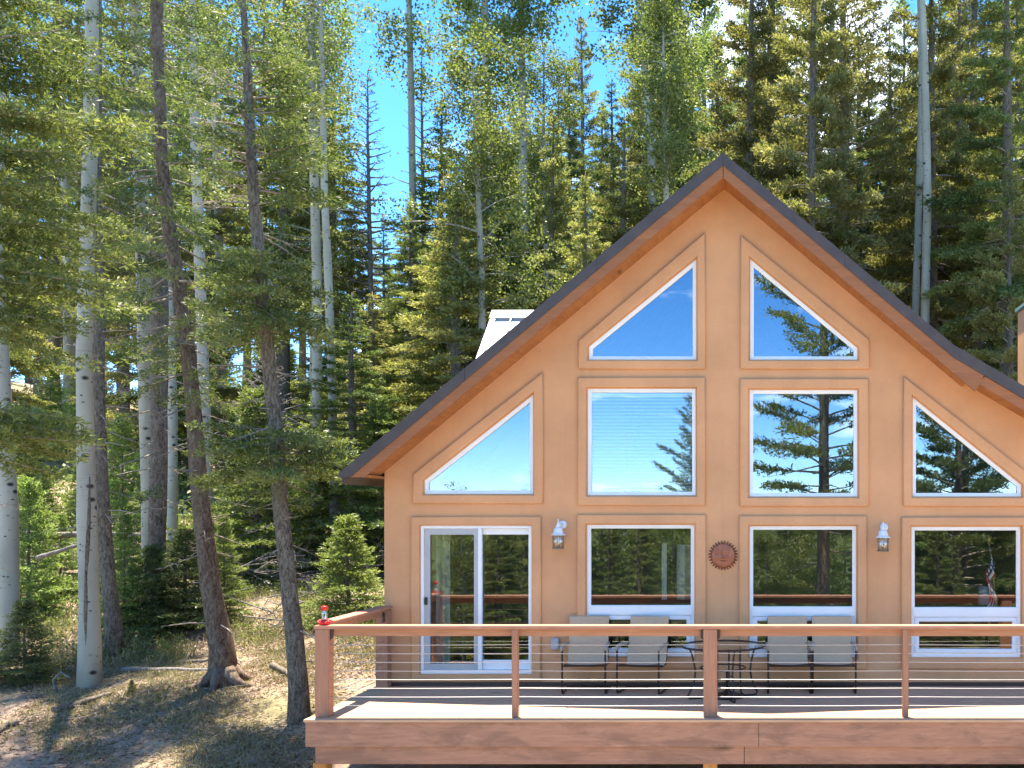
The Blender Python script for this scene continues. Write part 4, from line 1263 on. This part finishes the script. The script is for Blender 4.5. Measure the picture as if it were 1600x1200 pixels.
# leaning brown trunk with spreading roots
fg_conifer([(352, 1078), (346, 1030), (335, 950), (318, 800), (302, 650), (288, 500), (268, 380), (255, 250), (246, 100), (240, -100), (236, -420)],
           [27, 19, 15.5, 13, 11.5, 10.5, 9.5, 8.5, 7.5, 5.5, 1], 17,
           [dict(y0=350, y1=-400, n=62, L0=1.5, L1=0.25, e0=-0.25, e1=0.5, droop=0.22, s0=0.22, den=1.0),
            dict(y0=620, y1=360, n=30, L0=1.0, L1=1.4, e0=-0.35, e1=-0.2, droop=0.2, s0=0.3, den=0.85),
            dict(y0=880, y1=420, n=26, L0=0.7, L1=1.2, e0=-0.3, e1=-0.15, dead=1.0, droop=0.15)],
           101, M['bark_red'], M['leaf_spruce'], 'leaning brown conifer with spreading roots at its foot', roots=6, stubs=20)
# conifer beside the deck corner
fg_conifer([(469, 1140), (464, 1060), (456, 950), (443, 820), (432, 700), (418, 560), (408, 420), (396, 280), (385, 130), (378, 0), (372, -240)],
           [19, 14.5, 12.5, 11.5, 10.5, 10, 9, 8, 6.5, 4.5, 1], 15.3,
           [dict(y0=300, y1=-230, n=42, L0=1.25, L1=0.2, e0=-0.05, e1=0.6, droop=0.2, s0=0.25, den=1.0),
            dict(y0=330, y1=60, n=16, L0=1.35, L1=1.0, e0=0.0, e1=0.4, droop=0.2, s0=0.25, den=1.05, az=0.2, daz=0.9),
            dict(y0=515, y1=405, n=34, L0=1.15, L1=0.85, e0=-0.25, e1=0.1, droop=0.25, s0=0.15, den=1.1),
            dict(y0=740, y1=672, n=26, L0=1.2, L1=1.0, e0=-0.1, e1=0.1, droop=0.22, s0=0.2, den=1.1),
            dict(y0=790, y1=770, n=5, L0=0.75, L1=0.6, e0=-0.2, e1=0.1, droop=0.25, s0=0.3, den=0.9),
            dict(y0=330, y1=120, n=22, L0=1.15, L1=0.7, e0=0.1, e1=0.6, dead=1.0, droop=0.12, az=3.0, daz=0.8),
            dict(y0=900, y1=350, n=22, L0=0.6, L1=1.0, e0=-0.3, e1=0.0, dead=1.0, droop=0.15)],
           102, M['bark'], M['leaf_spruce'], 'slender grey conifer rising beside the left corner of the deck', stubs=24)
# dark conifer behind the scarred aspen
fg_conifer([(180, 1055), (172, 950), (165, 850), (158, 700), (153, 560), (150, 400), (152, 200), (155, 0), (158, -300)],
           [14, 11, 10, 9.5, 8.5, 8, 7, 5.5, 1], 19.3,
           [dict(y0=380, y1=-290, n=60, L0=1.7, L1=0.25, e0=-0.3, e1=0.5, droop=0.25, s0=0.25),
            dict(y0=820, y1=400, n=34, L0=0.8, L1=1.3, e0=-0.35, e1=-0.1, dead=0.85, droop=0.18, s0=0.35, den=0.7)],
           103, M['bark'], M['leaf_dark'], 'dark barked conifer close behind the scarred aspen', stubs=22)
# near tree just outside the frame, its boughs reach in from the left
fg_conifer([(-170, 1240), (-165, 900), (-160, 500), (-150, 100), (-140, -500)],
           [34, 28, 24, 18, 2], 11.0,
           [dict(y0=500, y1=-450, n=58, L0=2.0, L1=0.5, e0=-0.2, e1=0.3, droop=0.25, s0=0.25, den=1.05),
            dict(y0=480, y1=-60, n=30, L0=2.35, L1=1.9, e0=-0.1, e1=0.15, droop=0.22, s0=0.25, den=1.1, az=0.15, daz=0.45),
            dict(y0=680, y1=625, n=8, L0=1.85, L1=1.8, e0=-0.05, e1=0.05, droop=0.18, s0=0.35, den=1.1, az=0.1, daz=0.25),
            dict(y0=900, y1=500, n=16, L0=0.9, L1=1.5, e0=-0.3, e1=-0.1, dead=1.0)],
           104, M['bark'], M['leaf_bough'], 'nearest conifer whose green boughs reach in at the left edge', ts=0.075, tw=0.017)
# spruce foliage between the scarred aspen and leaning trunk, upper left
fg_conifer([(243, 1000), (247, 700), (250, 300), (246, 0), (240, -420)], [14, 12, 11, 9, 1], 21.5,
           [dict(y0=470, y1=-400, n=48, L0=1.9, L1=0.3, e0=-0.3, e1=0.5, droop=0.25, s0=0.2),
            dict(y0=800, y1=480, n=20, L0=0.9, L1=1.5, e0=-0.3, e1=-0.1, dead=0.8, s0=0.4)],
           105, M['bark'], M['leaf_spruce'], 'dark trunked spruce hidden behind the leaning conifer', stubs=12)

# --- prototypes for the woods ----------------------------------------
protos = {}
def park(o): return o
Z0 = (0, 0, 0)
GR = 'conifers in the woods behind the house'
spec = [
    ('spruce_a', 15, 2.2, 2.8, 92, 201, 'bark', 'leaf_spruce', dict(droop=0.25, e0=-0.2, e1=0.7)),
    ('spruce_b', 17, 3.8, 3.0, 90, 202, 'bark', 'leaf_dark', dict(droop=0.3, e0=-0.3, e1=0.6)),
    ('olive_a', 14, 1.6, 3.0, 96, 203, 'bark', 'leaf_olive', dict(droop=0.2, e0=-0.1, e1=0.8)),
    ('olive_b', 16, 4.4, 2.8, 84, 204, 'bark', 'leaf_olive', dict(droop=0.25, e0=-0.2, e1=0.7)),
    ('tall', 21, 7.4, 2.9, 86, 205, 'bark', 'leaf_spruce', dict(droop=0.28, e0=-0.25, e1=0.6)),
    ('tall_b', 21, 6.0, 3.1, 88, 206, 'bark', 'leaf_olive', dict(droop=0.2, e0=0.0, e1=0.75)),
]
for nm, H, base, R, n, sd, bk, lf_, kw in spec:
    o = conifer('conifer_tree', Z0, H, base, R, n, sd, M[bk], M[lf_], 'x', ts=0.135, tw=0.040, dead_low=26, group=GR, top_sharp=1.35, den=1.18, bl=0.48, blmax=1.0, stubs=10, **kw)
    protos[nm] = (o, H)
# broad rounded pine crown
o = conifer('conifer_tree', Z0, 21, 8.0, 3.3, 96, 207, M['bark'], M['leaf_olive'], 'x', ts=0.14, tw=0.040, dead_low=12, group=GR, top_sharp=2.2, e0=0.05, e1=0.95, droop=0.12, s0=0.35, bl=0.5, blmax=1.1, lift=0.12, den=0.82)
protos['round'] = (o, 21)
# airy ponderosa for the far side of the clearing
o = conifer('conifer_tree', Z0, 17, 6.2, 3.5, 84, 208, M['bark_red'], M['leaf_dark'], 'x', ts=0.15, tw=0.042, dead_low=6, group='x', top_sharp=2.0, e0=0.0, e1=0.8, droop=0.15, s0=0.38, bl=0.5, blmax=1.0, lift=0.2, r0=0.24, wob=0.2)
protos['airy'] = (o, 17)
# young firs
for nm, H, R, n, sd, lf_ in (('young_a', 2.6, 1.0, 110, 211, 'leaf_young'), ('young_b', 3.4, 1.15, 118, 212, 'leaf_young'), ('young_c', 2.2, 1.0, 100, 213, 'leaf_dark')):
    o = conifer('young_fir', Z0, H, 0.12, R, n, sd, M['bark'], M[lf_], 'x', ts=0.062, tw=0.019, dead_low=0, group='young firs under the trees', wob=0.02, r0=0.035, droop=0.18, e0=-0.05, e1=0.7, s0=0.12, bl=0.45, fluff=0.42, den=1.0)
    protos[nm] = (o, H)
# aspens
for nm, H, c0, R, nl, sd in (('aspen_a', 20, 0.52, 1.9, 16000, 221), ('aspen_b', 18, 0.45, 2.1, 16000, 222), ('aspen_c', 22, 0.62, 1.7, 14000, 223)):
    rr = random.Random(sd)
    pth = [(0.16 * math.sin(t * 5 + sd), 0.14 * math.cos(t * 4 + sd) - 0.1, H * t) for t in np.linspace(0, 1, 9)]
    x0_, y0_ = pth[0][0], pth[0][1]
    pth = [(a - x0_, b - y0_, c) for a, b, c in pth]
    rad = [0.19, 0.15, 0.14, 0.13, 0.12, 0.10, 0.08, 0.05, 0.015]
    o = aspen('aspen_tree', Z0, pth, rad, H * c0, H * 0.99, R, nl, sd, 'x', 0.10, 'aspens in the woods behind the house', 40)
    protos[nm] = (o, H)
used = set()
def put(nm, x, y, H, rz, label, group=None, squash=1.0, sink=0.05, zbase=None):
    root, H0 = protos[nm]
    if nm in used: o = copy_tree(root)
    else: o = root; used.add(nm)
    s = H / H0
    o.location = (x, y, (gz(x, y) if zbase is None else zbase) - sink)
    o.rotation_euler = (0, 0, rz)
    o.scale = (s * squash, s * squash, s)
    o['label'] = label
    if group: o['group'] = group
    return o
def put_px(nm, px, ytop, d, label, group=None, squash=1.0, rz=None, seed=[0]):
    seed[0] += 1
    q = at(px, ytop, d)
    H = q.z - gz(q.x, q.y)
    return put(nm, q.x, q.y, H, rz if rz is not None else seed[0] * 1.9, label, group, squash)

# --- trees one can tell apart behind the house -------------------------
NAMED = [
    ('olive_a', 700, 262, 33, 'sunlit olive conifer left of the pale metal roof', 1.0),
    ('spruce_a', 690, 150, 40, 'darker pointed conifer behind the sunlit one left of the metal roof', 1.3),
    ('olive_a', 865, 172, 34, 'pointed sunlit conifer right of the slim trunk above the metal roof', 0.95),
    ('olive_b', 915, 265, 31, 'shorter sunlit conifer just above the left roof slope', 1.0),
    ('spruce_b', 955, 120, 39, 'dark conifer left of the pale trunk above the left roof slope', 1.0),
    ('spruce_a', 600, 335, 48, 'small dark conifer below the bare snag', 0.9),
    ('olive_a', 550, 330, 37, 'bushy sunlit conifer below the sky gap', 1.1),
    ('spruce_a', 640, 305, 35, 'dark conifer standing right below the bare snag', 0.9),
    ('tall', 1035, -20, 37, 'tall conifer just left of the roof peak', 1.0),
    ('round', 1316, -170, 34, 'broad round crowned conifer right of the roof peak', 1.1),
    ('tall_b', 1210, -60, 39, 'sunlit conifer between the roof peak and the broad crowned conifer', 1.0),
    ('tall', 1572, -150, 31, 'dark tall conifer by the right edge of the photo', 1.1),
    ('olive_a', 1580, 225, 29, 'low sunlit conifer at the right edge above the chimney', 0.9),
    ('tall_b', 1500, -80, 40, 'sunlit conifer between the paired aspens and the right edge', 1.0),
    ('spruce_b', 1390, 30, 43, 'dark conifer behind the broad crowned one', 1.0),
    ('olive_b', 1120, 60, 44, 'conifer showing directly above the roof peak', 1.0),
    ('olive_b', 790, 200, 45, 'conifer behind the slim trunk above the metal roof', 1.0),
]
for nm, px, yt, d, lab, sq in NAMED:
    put_px(nm, px, yt, d, lab, GR, sq)
ASP = [
    ([(770, 560), (766, 400), (763, 230), (760, 100), (756, -60), (752, -260)], [7, 6.3, 6, 5.5, 4.5, 1.5], 37, 0.62, 'slim aspen with leafy top rising above the pale metal roof'),
    ([(822, 560), (819, 330), (817, 180), (815, 40), (812, -120), (810, -330)], [7, 6, 5.6, 5, 4, 1.5], 39, 0.56, 'aspen behind the pointed sunlit conifer above the roof'),
    ([(1026, 520), (1018, 240), (1008, 120), (1000, 10), (994, -120), (988, -320)], [7.5, 6.5, 6, 5.5, 4.5, 1.5], 36, 0.60, 'white aspen trunk above the left roof slope near the peak'),
    ([(1441, 700), (1446, 480), (1449, 300), (1445, 130), (1440, -30), (1437, -380)], [8, 7, 6.6, 6.2, 5, 1.5], 32, 0.72, 'right one of the paired white aspens above the right roof slope'),
    ([(1426, 700), (1431, 480), (1436, 300), (1440, 130), (1436, -60), (1430, -340)], [7, 6, 5.6, 5, 4, 1.5], 33, 0.72, 'left one of the paired white aspens above the right roof slope'),
    ([(648, 520), (645, 330), (643, 180), (641, 60), (637, -80), (634, -200)], [6.5, 5.6, 5.2, 4.6, 3.6, 1.2], 40, 0.62, 'slim tall tree with sparse leafy top in the sky gap'),
    ([(1303, 620), (1303, 420), (1302, 250), (1300, 60), (1298, -250)], [6, 5.4, 5, 4.5, 1.5], 38, 0.6, 'pale aspen trunk behind the broad crowned conifer'),
    ([(1060, 480), (1062, 250), (1060, 100), (1058, -20), (1055, -280)], [6, 5.2, 4.8, 4, 1.5], 41, 0.55, 'aspen showing left of the roof peak, farther back'),
]
for pts_, rp2, d, cr0, lab in ASP:
    foot, path = px_path(pts_, d)
    sparse = 'sparse' in lab
    aspen('aspen_tree', foot, path, [r * d / FPX for r in rp2], path[-1][2] * cr0, path[-1][2] * 0.99, 1.5 if sparse else 2.0, 5200 if sparse else 12000, 300 + int(pts_[0][0]), lab, 0.115, 'aspens in the woods behind the house', 18 if sparse else 32)

# bare dead snags
def snag(px, ytop, d, seed, label):
    q = at(px, ytop, d); z0 = gz(q.x, q.y); H = q.z - z0
    path = [(0.06 * math.sin(t * 5), 0, H * t) for t in np.linspace(0, 1, 7)]
    rad = [0.15, 0.12, 0.105, 0.09, 0.07, 0.045, 0.012]
    ly = [dict(z0=H * 0.45, z1=H * 0.99, n=84, L0=1.5, L1=0.3, e0=0.0, e1=0.55, dead=1.0, droop=-0.15, tk=2.6)]
    tr, lm, fol, rng = conifer_parts(seed, path, rad, ly)
    return assemble('dead_tree', (q.x, q.y, z0), tr, lm, fol, rng, M['bark_grey'], M['leaf_dead'], label, 'dead tree')
snag(577, 108, 37, 401, 'bare dead snag standing against the blue sky gap')
snag(661, 78, 42, 402, 'thin dead snag with a nest clump beside the slim tall tree')
snag(420, 560, 27, 403, 'short dead conifer with grey twigs behind the slender grey conifer')

LAND = [(-400, 'left edge'), (12, 'aspen at the left edge'), (137, 'scarred aspen'), (231, 'straight aspen'), (300, 'leaning trunk'), (425, 'grey conifer'), (505, 'two slim aspens'),
        (577, 'bare snag'), (641, 'slim tall tree'), (765, 'aspen above the metal roof'), (865, 'pointed sunlit conifer'), (1010, 'white trunk near the peak'), (1130, 'roof peak'),
        (1316, 'broad crowned conifer'), (1440, 'paired aspens'), (1572, 'right edge conifer'), (2600, 'right edge')]
WINS = [(560, 845, 'sliding door'), (845, 1130, 'lower window left of the sun face'), (1130, 1381, 'lower window right of the sun face'), (1381, 4000, 'lower window with the flag')]
registry = []
def register(what, px, d, o, mirrored=False): registry.append((what, px, d, o, mirrored))
def label_registry():
    cells = {}
    for what, px, d, o, mir in registry:
        if mir:
            place = 'mirrored in the ' + next((n for a, b, n in WINS if a <= px < b), 'sliding door')
        else:
            for (a, na), (b, nb_) in zip(LAND, LAND[1:]):
                if a <= px < b:
                    place = 'between %s and %s' % (na, nb_); break
        cells.setdefault((what, place), []).append((d, px, o))
    ORDS = ['nearest', 'second nearest', 'third nearest', 'fourth nearest', 'fifth nearest', 'sixth nearest', 'seventh nearest', 'eighth nearest'] + [n + ' nearest' for n in ('ninth', 'tenth', 'eleventh', 'twelfth', 'thirteenth', 'fourteenth', 'fifteenth', 'sixteenth', 'seventeenth', 'eighteenth', 'nineteenth', 'twentieth', 'twenty first', 'twenty second', 'twenty third', 'twenty fourth')]
    for (what, place), lst in cells.items():
        lst.sort(key=lambda q: q[0])
        for k, (d, px, o) in enumerate(lst):
            pre = '' if len(lst) == 1 else ('farthest ' if k == len(lst) - 1 else (ORDS[k] + ' ' if k < 24 else 'far '))
            o['label'] = pre + what + ' ' + place

# --- fill of the woods -------------------------------------------------
rr = random.Random(77)
def ylimit(px):
    if px < 480: return (-260, 120)
    if px < 530: return (90, 250)
    if px < 615: return (360, 470)
    if px < 735: return (260, 420)
    if px < 800: return (120, 320)
    if px < 1000: return (-40, 240)
    return (-220, 120)
nfill = 0
kinds = ['spruce_a', 'spruce_b', 'olive_a', 'olive_b', 'tall', 'tall_b']
for d0, d1, n in ((25, 30, 10), (30, 37, 13), (37, 46, 20), (46, 58, 22), (58, 76, 24), (76, 100, 24)):
    for i in range(n):
        px = -140 + (1900) * (i + rr.random()) / n
        d = rr.uniform(d0, d1)
        q = at(px, 0, d)
        if -7.5 < q.x < 10 and q.y < 13.5: continue
        if px < 540 and rr.random() < (0.66 if d < 46 else 0.4): continue
        if px > 1140 and d < 50 and rr.random() < 0.4: continue
        lo, hi = ylimit(px)
        yt = rr.uniform(lo, hi)
        H = at(px, yt, d).z - gz(q.x, q.y)
        H = min(H, 24)
        if H < 5: continue
        nm = rr.choice(kinds)
        H0 = protos[nm][1]
        sq = min(1.35, max(0.8, H0 / H))
        if 535 < px < 800: sq *= 1.25
        where = 'left' if px < 520 else ('right' if px > 1140 else 'middle')
        far = 'near' if d < 37 else 'far'
        lab = {('left', 'near'): 'conifer in the nearer woods left of the house', ('middle', 'near'): 'conifer in the nearer woods directly behind the left roof slope',
               ('right', 'near'): 'conifer in the nearer woods behind the right roof slope', ('left', 'far'): 'distant conifer on the hillside left of the house',
               ('middle', 'far'): 'distant conifer on the hilltop behind the left roof slope', ('right', 'far'): 'distant conifer on the hillside behind the right roof slope'}[(where, far)]
        o = put(nm, q.x, q.y, H, rr.uniform(0, 6.28), lab, lab.replace('conifer', 'conifers'), sq)
        register('conifer in the woods' if far == 'near' else 'distant hillside conifer', px, d, o)
        nfill += 1
for d0, d1, n in ((27, 34, 9), (34, 46, 14), (46, 70, 20)):
    for i in range(n):
        px = -100 + 1800 * (i + rr.random()) / n
        if 535 < px < 740 or (px < 520 and rr.random() < 0.5) or (px > 1100 and d0 < 40) or (px > 740 and rr.random() < 0.35): continue
        d = rr.uniform(d0, d1); q = at(px, 0, d)
        if -7.5 < q.x < 10 and q.y < 13.5: continue
        lo, hi = ylimit(px)
        H = min(at(px, rr.uniform(lo - 60, hi - 60), d).z - gz(q.x, q.y), 24)
        if H < 7: continue
        where = 'left of the house' if px < 520 else ('behind the right roof slope' if px > 1140 else 'behind the left roof slope')
        lab = 'slender pale aspen among the conifers ' + where
        o = put(rr.choice(['aspen_a', 'aspen_b', 'aspen_c']), q.x, q.y, H, rr.uniform(0, 6.28), lab, 'background aspens ' + where)
        register('slender background aspen', px, d, o)

# --- young firs ----------------------------------------------------------
YF = [
    ('young_a', 543, 803, 21.5, 'bright green young fir beside the house corner', 1.35),
    ('young_c', 38, 935, 17.6, 'small dark young fir at the lower left edge', 1.25),
    ('young_b', 190, 645, 25, 'tall bright young fir behind the scarred aspen', 0.95),
    ('young_c', 290, 825, 21.3, 'dark young fir behind the leaning trunk', 1.3),
    ('young_b', 350, 800, 22.2, 'young fir with wide boughs right of the leaning trunk', 0.9),
    ('young_a', 45, 745, 22.5, 'light green young fir beside the aspen at the left edge', 1.0),
    ('young_b', 195, 800, 20.6, 'young fir low between the dark trunk and straight aspen', 1.0),
    ('young_c', 238, 850, 20.8, 'low dark fir in front of the straight aspen', 1.2),
    ('young_c', 206, 1058, 16.4, 'tiny fir seedling near the foot of the scarred aspen', 1.1),
    ('young_b', 95, 800, 24, 'light green young fir left of the scarred aspen', 1.1),
    ('young_b', 440, 650, 30, 'sunny young fir between the two slim trunks and the grey conifer', 1.2),
    ('young_b', 600, 620, 31, 'sunny young fir left of the roof eave', 1.1),
    ('young_a', 395, 770, 27, 'young fir in the clearing behind the grey conifer', 1.2),
]
for nm, px, yt, d, lab, sq in YF:
    put_px(nm, px, yt, d, lab, 'young firs under the trees', sq)
for i in range(46):
    px = rr.uniform(-60, 720); d = rr.uniform(26, 52); q = at(px, 0, d)
    if q.x > -7.5 and q.y < 13: continue
    o = put(rr.choice(['young_a', 'young_b', 'young_b']), q.x, q.y, rr.uniform(2.0, 5.0), rr.uniform(0, 6.28), 'young fir in the undergrowth of the hillside left of the house', 'undergrowth firs', rr.uniform(0.9, 1.3))
    register('young undergrowth fir', px, d, o)

# --- woods and pines on the far side of the clearing (seen as reflections in the glass)
put('round', 2.45, -20.5, 21.5, 0.6, 'tall bushy pine mirrored in the right square window', 'reflected trees', 1.0, zbase=-6.5)
put('round', 8.6, -27, 20.0, 3.0, 'bushy conifer mirrored at the right edge window', 'reflected trees', 1.1, zbase=-9.5)
put('airy', 7.6, -24, 17.0, 2.0, 'broad pine mirrored in the right sloping window', 'reflected trees', zbase=-8)
put('round', -3.2, -44, 21.5, 1.0, 'round dark tree mirrored at the right of the left square window', 'reflected trees', 1.0)
for i, (d, n) in enumerate(((34, 9), (42, 12), (52, 18), (66, 18), (90, 18), (125, 14))):
    for k in range(n):
        vx = 570 + 1130 * (k + rr.random()) / n
        x = (vx - 1172) * d / FPX; y = -(d - 15) + rr.uniform(-3, 3)
        if d < 40 and abs(x) < 1.2: continue
        ztop = CAM_Z + (800 - rr.uniform(770, 835)) * d / FPX
        H = max(6, ztop - gz(x, y))
        nm = rr.choice(['spruce_a', 'olive_a', 'spruce_b', 'olive_a', 'aspen_b'])
        o = put(nm, x, y, H, rr.uniform(0, 6.28), 'aspen beyond the clearing, mirrored in the lower windows' if nm == 'aspen_b' else 'conifer beyond the clearing, mirrored in the lower windows', 'reflected aspens' if nm == 'aspen_b' else 'reflected trees', min(1.3, protos[nm][1] / H * 1.1))
        register('aspen' if nm == 'aspen_b' else 'conifer', vx, d + rr.random(), o, True)

label_registry()

# ------------------------------------------------------------------ forest floor details
rng = np.random.default_rng(91)
def scatter(n, x0, x1, y0, y1, keep):
    X = rng.uniform(x0, x1, n); Y = rng.uniform(y0, y1, n)
    pat = np.sin(X * 1.3 + 0.7) * np.sin(Y * 1.1) + 0.6 * np.sin(X * 3.1 + Y * 2.3) + rng.normal(0, 0.35, n)
    ok = pat > keep
    ok &= ~((X > -5.5) & (Y > -2.6) & (Y < 11))
    return X[ok], Y[ok]
def blades(name, X, Y, h, wd, leaf, label, lean=0.5):
    n = len(X)
    P = np.column_stack([X, Y, ground_z(X, Y) - 0.01])
    D = np.column_stack([rng.normal(0, lean, n), rng.normal(0, lean, n), np.ones(n)])
    o = link(name, tuft_mesh(name, P, D, h * rng.uniform(0.5, 1.4, n), wd * rng.uniform(0.7, 1.3, n), np.clip(rng.normal(0.5, 0.25, n), 0, 1), rng, 0.3), leaf)
    return tag(o, label, 'grass', None, 'stuff')
X, Y = scatter(150000, -14, -4.6, -4.5, 4.0, -0.25)
blades('grass', X, Y, 0.09, 0.012, M['grass'], 'dry straw coloured grass on the forest floor', 0.9)
X, Y = scatter(60000, -20, -5.4, 3.5, 20, -0.1)
blades('tall_grass', X, Y, 0.22, 0.020, M['grass'], 'pale tall grass on the slope behind the trees', 0.5)
# fallen needles and leaf litter lying flat
X, Y = scatter(110000, -13.5, -4.6, -4.6, 8.0, -0.9)
n_ = len(X)
P_ = np.column_stack([X, Y, ground_z(X, Y) + rng.uniform(0.0, 0.02, n_)])
D_ = np.column_stack([rng.normal(0, 1, n_), rng.normal(0, 1, n_), rng.normal(0, 0.14, n_)])
lit = link('needle_litter', tuft_mesh('needle_litter', P_, D_, rng.uniform(0.03, 0.13, n_), rng.uniform(0.006, 0.022, n_), np.clip(rng.normal(0.5, 0.3, n_), 0, 1), rng, 0.5), M['litter'])
tag(lit, 'brown and tan needle litter covering the forest floor', 'litter', None, 'stuff')
# low green herbs
def herbs(name, X, Y, hmax, size, label):
    n = len(X)
    Z = ground_z(X, Y) + np.abs(rng.normal(0, hmax, n))
    P = np.column_stack([X, Y, Z])
    D = rng.normal(0, 1, (n, 3)) + np.array([0, 0, 0.5])
    o = link(name, tuft_mesh(name, P, D, size * rng.uniform(0.6, 1.4, n), size * 0.6 * rng.uniform(0.7, 1.3, n), np.clip(rng.normal(0.5, 0.22, n), 0, 1), rng, 0.5), M['herb'])
    return tag(o, label, 'ground cover', None, 'stuff')
X, Y = scatter(70000, -18, -7.2, 3.8, 13, 0.30)
herbs('ground_cover', X, Y, 0.16, 0.055, 'low green herbs under the trees')
X, Y = scatter(70000, -34, -7.2, 11, 34, 0.1)
X2, Y2 = scatter(60000, -45, 45, 30, 75, 0.0)
X = np.concatenate([X, X2]); Y = np.concatenate([Y, Y2])
herbs('hillside_cover', X, Y, 0.38, 0.17, 'leafy undergrowth over the hillside')
# twig litter
X, Y = scatter(5200, -13.5, -4.8, -4.2, 9, -0.4)
mbt = MB(); r2 = random.Random(8)
for x, y in zip(X, Y):
    L = r2.uniform(0.06, 0.45) * (1 if r2.random() < .85 else 2.2); a = r2.uniform(0, PI)
    x2, y2 = x + math.cos(a) * L, y + math.sin(a) * L
    r_ = r2.uniform(0.003, 0.009)
    za, zb = gz(x, y) + r_ + 0.004, gz(x2, y2) + r_ + r2.uniform(0, 0.05)
    mbt.tube([(x, y, za), ((x + x2) / 2 + r2.uniform(-.02, .02), (y + y2) / 2 + r2.uniform(-.02, .02), (za + zb) / 2 + r2.uniform(0, .02)), (x2, y2, zb)], [r_, r_ * .8, r_ * .4], 3, caps=False)
tag(mbt.build('twig_litter', M['twig']), 'scattered twigs and needles on the bare forest floor', 'litter', None, 'stuff')
# fallen logs and branches
def log(points, r, mat, label, name='fallen_log', seed=1, raise_=0.0):
    r2 = random.Random(seed)
    w_ = []
    for (px, py, d) in points:
        q = at(px, py, d)
        w_.append(q)
    q0 = w_[0]
    n = len(w_)
    mb = MB()
    fine = []
    for i in range(n - 1):
        for t in np.linspace(0, 1, 5)[:-1]:
            fine.append(w_[i].lerp(w_[i + 1], t) + Vector((r2.uniform(-.01, .01), r2.uniform(-.01, .01), r2.uniform(-.01, .01))))
    fine.append(w_[-1])
    rad = [r * (1 - 0.5 * i / (len(fine) - 1)) for i in range(len(fine))]
    mb.tube([p - q0 for p in fine], rad, 8, lump=0.08, rng=r2)
    return tag(mb.build(name, mat, None, 0, q0), label, 'log', 'fallen logs on the forest floor')
def on_ground(px, d, up=0.04):
    x = (px - 1172) * d / FPX; z = gz(x, d - 15) + up
    return (px, 800 - (z - CAM_Z) * FPX / d, d)
log([on_ground(190, 18.2), on_ground(262, 18.0), on_ground(335, 17.7)], 0.055, M['bark_grey'], 'long thin log lying behind the leaning conifer foot', seed=2)
log([on_ground(85, 15.5), on_ground(130, 16.0), on_ground(172, 16.4)], 0.06, M['bark'], 'dark half rotten log at the foot of the scarred aspen', seed=3)
log([on_ground(285, 18.9), on_ground(322, 18.8), on_ground(350, 18.6)], 0.045, M['bark'], 'short dark branch beside the leaning trunk', seed=4)
log([on_ground(425, 17.6, 0.05), on_ground(440, 17.4, 0.07), on_ground(456, 17.2, 0.03)], 0.06, M['bark'], 'short dark chunk of bark near the grey conifer', seed=5)
log([(58, 872, 20.4), (90, 862, 20.2), (126, 850, 20.0)], 0.05, M['bark_grey'], 'bleached log propped against the scarred aspen', seed=6)
log([(62, 838, 23), (120, 834, 23), (235, 836, 23)], 0.085, M['bark_grey'], 'grey fallen trunk lying across the young firs', seed=7)
log([on_ground(-30, 14.4), on_ground(10, 14.9), on_ground(30, 15.0)], 0.05, M['bark'], 'dark log end at the lower left corner', seed=8)
log([on_ground(88, 16.9, .02), (84, 1062, 16.9), (96, 1050, 16.9), (110, 1060, 16.8)], 0.025, M['bark_grey'], 'curved bleached root left of the scarred aspen', seed=9)
# heaps of dead branches
def brush(px, py, d, n, spread, label, seed):
    r2 = random.Random(seed)
    q = at(px, py, d); q.z = gz(q.x, q.y)
    mb = MB()
    for i in range(n):
        a = r2.uniform(0, 6.28); L = r2.uniform(0.4, 1.7)
        c = Vector((r2.gauss(0, spread), r2.gauss(0, spread * .5), r2.uniform(0.05, 0.9)))
        dv_ = Vector((math.cos(a), math.sin(a) * .6, r2.uniform(-.4, .5)))
        k = Vector((r2.uniform(-.15, .15), r2.uniform(-.15, .15), r2.uniform(-.1, .1)))
        mb.tube([c - dv_ * L / 2, c + k, c + dv_ * L / 2], [0.016, 0.011, 0.004], 4, caps=False)
        for j in range(3):
            b_ = c + dv_ * L * r2.uniform(-.2, .45)
            mb.tube([b_, b_ + Vector((r2.uniform(-.3, .3), r2.uniform(-.2, .2), r2.uniform(-.1, .35)))], [0.006, 0.002], 3, caps=False)
    return tag(mb.build('brush_pile', M['bark_grey'], None, 0, q), label, 'brush pile', 'heaps of dead branches')
brush(85, 740, 27, 70, 0.9, 'tangle of grey dead branches behind the aspen at the left edge', 21)
brush(560, 770, 26, 36, 0.7, 'grey dead branches beside the house eave', 22)
brush(395, 800, 25, 40, 0.9, 'dead twigs in the clearing behind the grey conifer', 23)
brush(450, 905, 21.5, 20, 0.5, 'pale dry twigs left of the young fir by the house', 24)

for nm, (o, H) in protos.items():
    if nm not in used:
        for ch in list(o.children): bpy.data.objects.remove(ch)
        bpy.data.objects.remove(o)
bpy.context.view_layer.update()
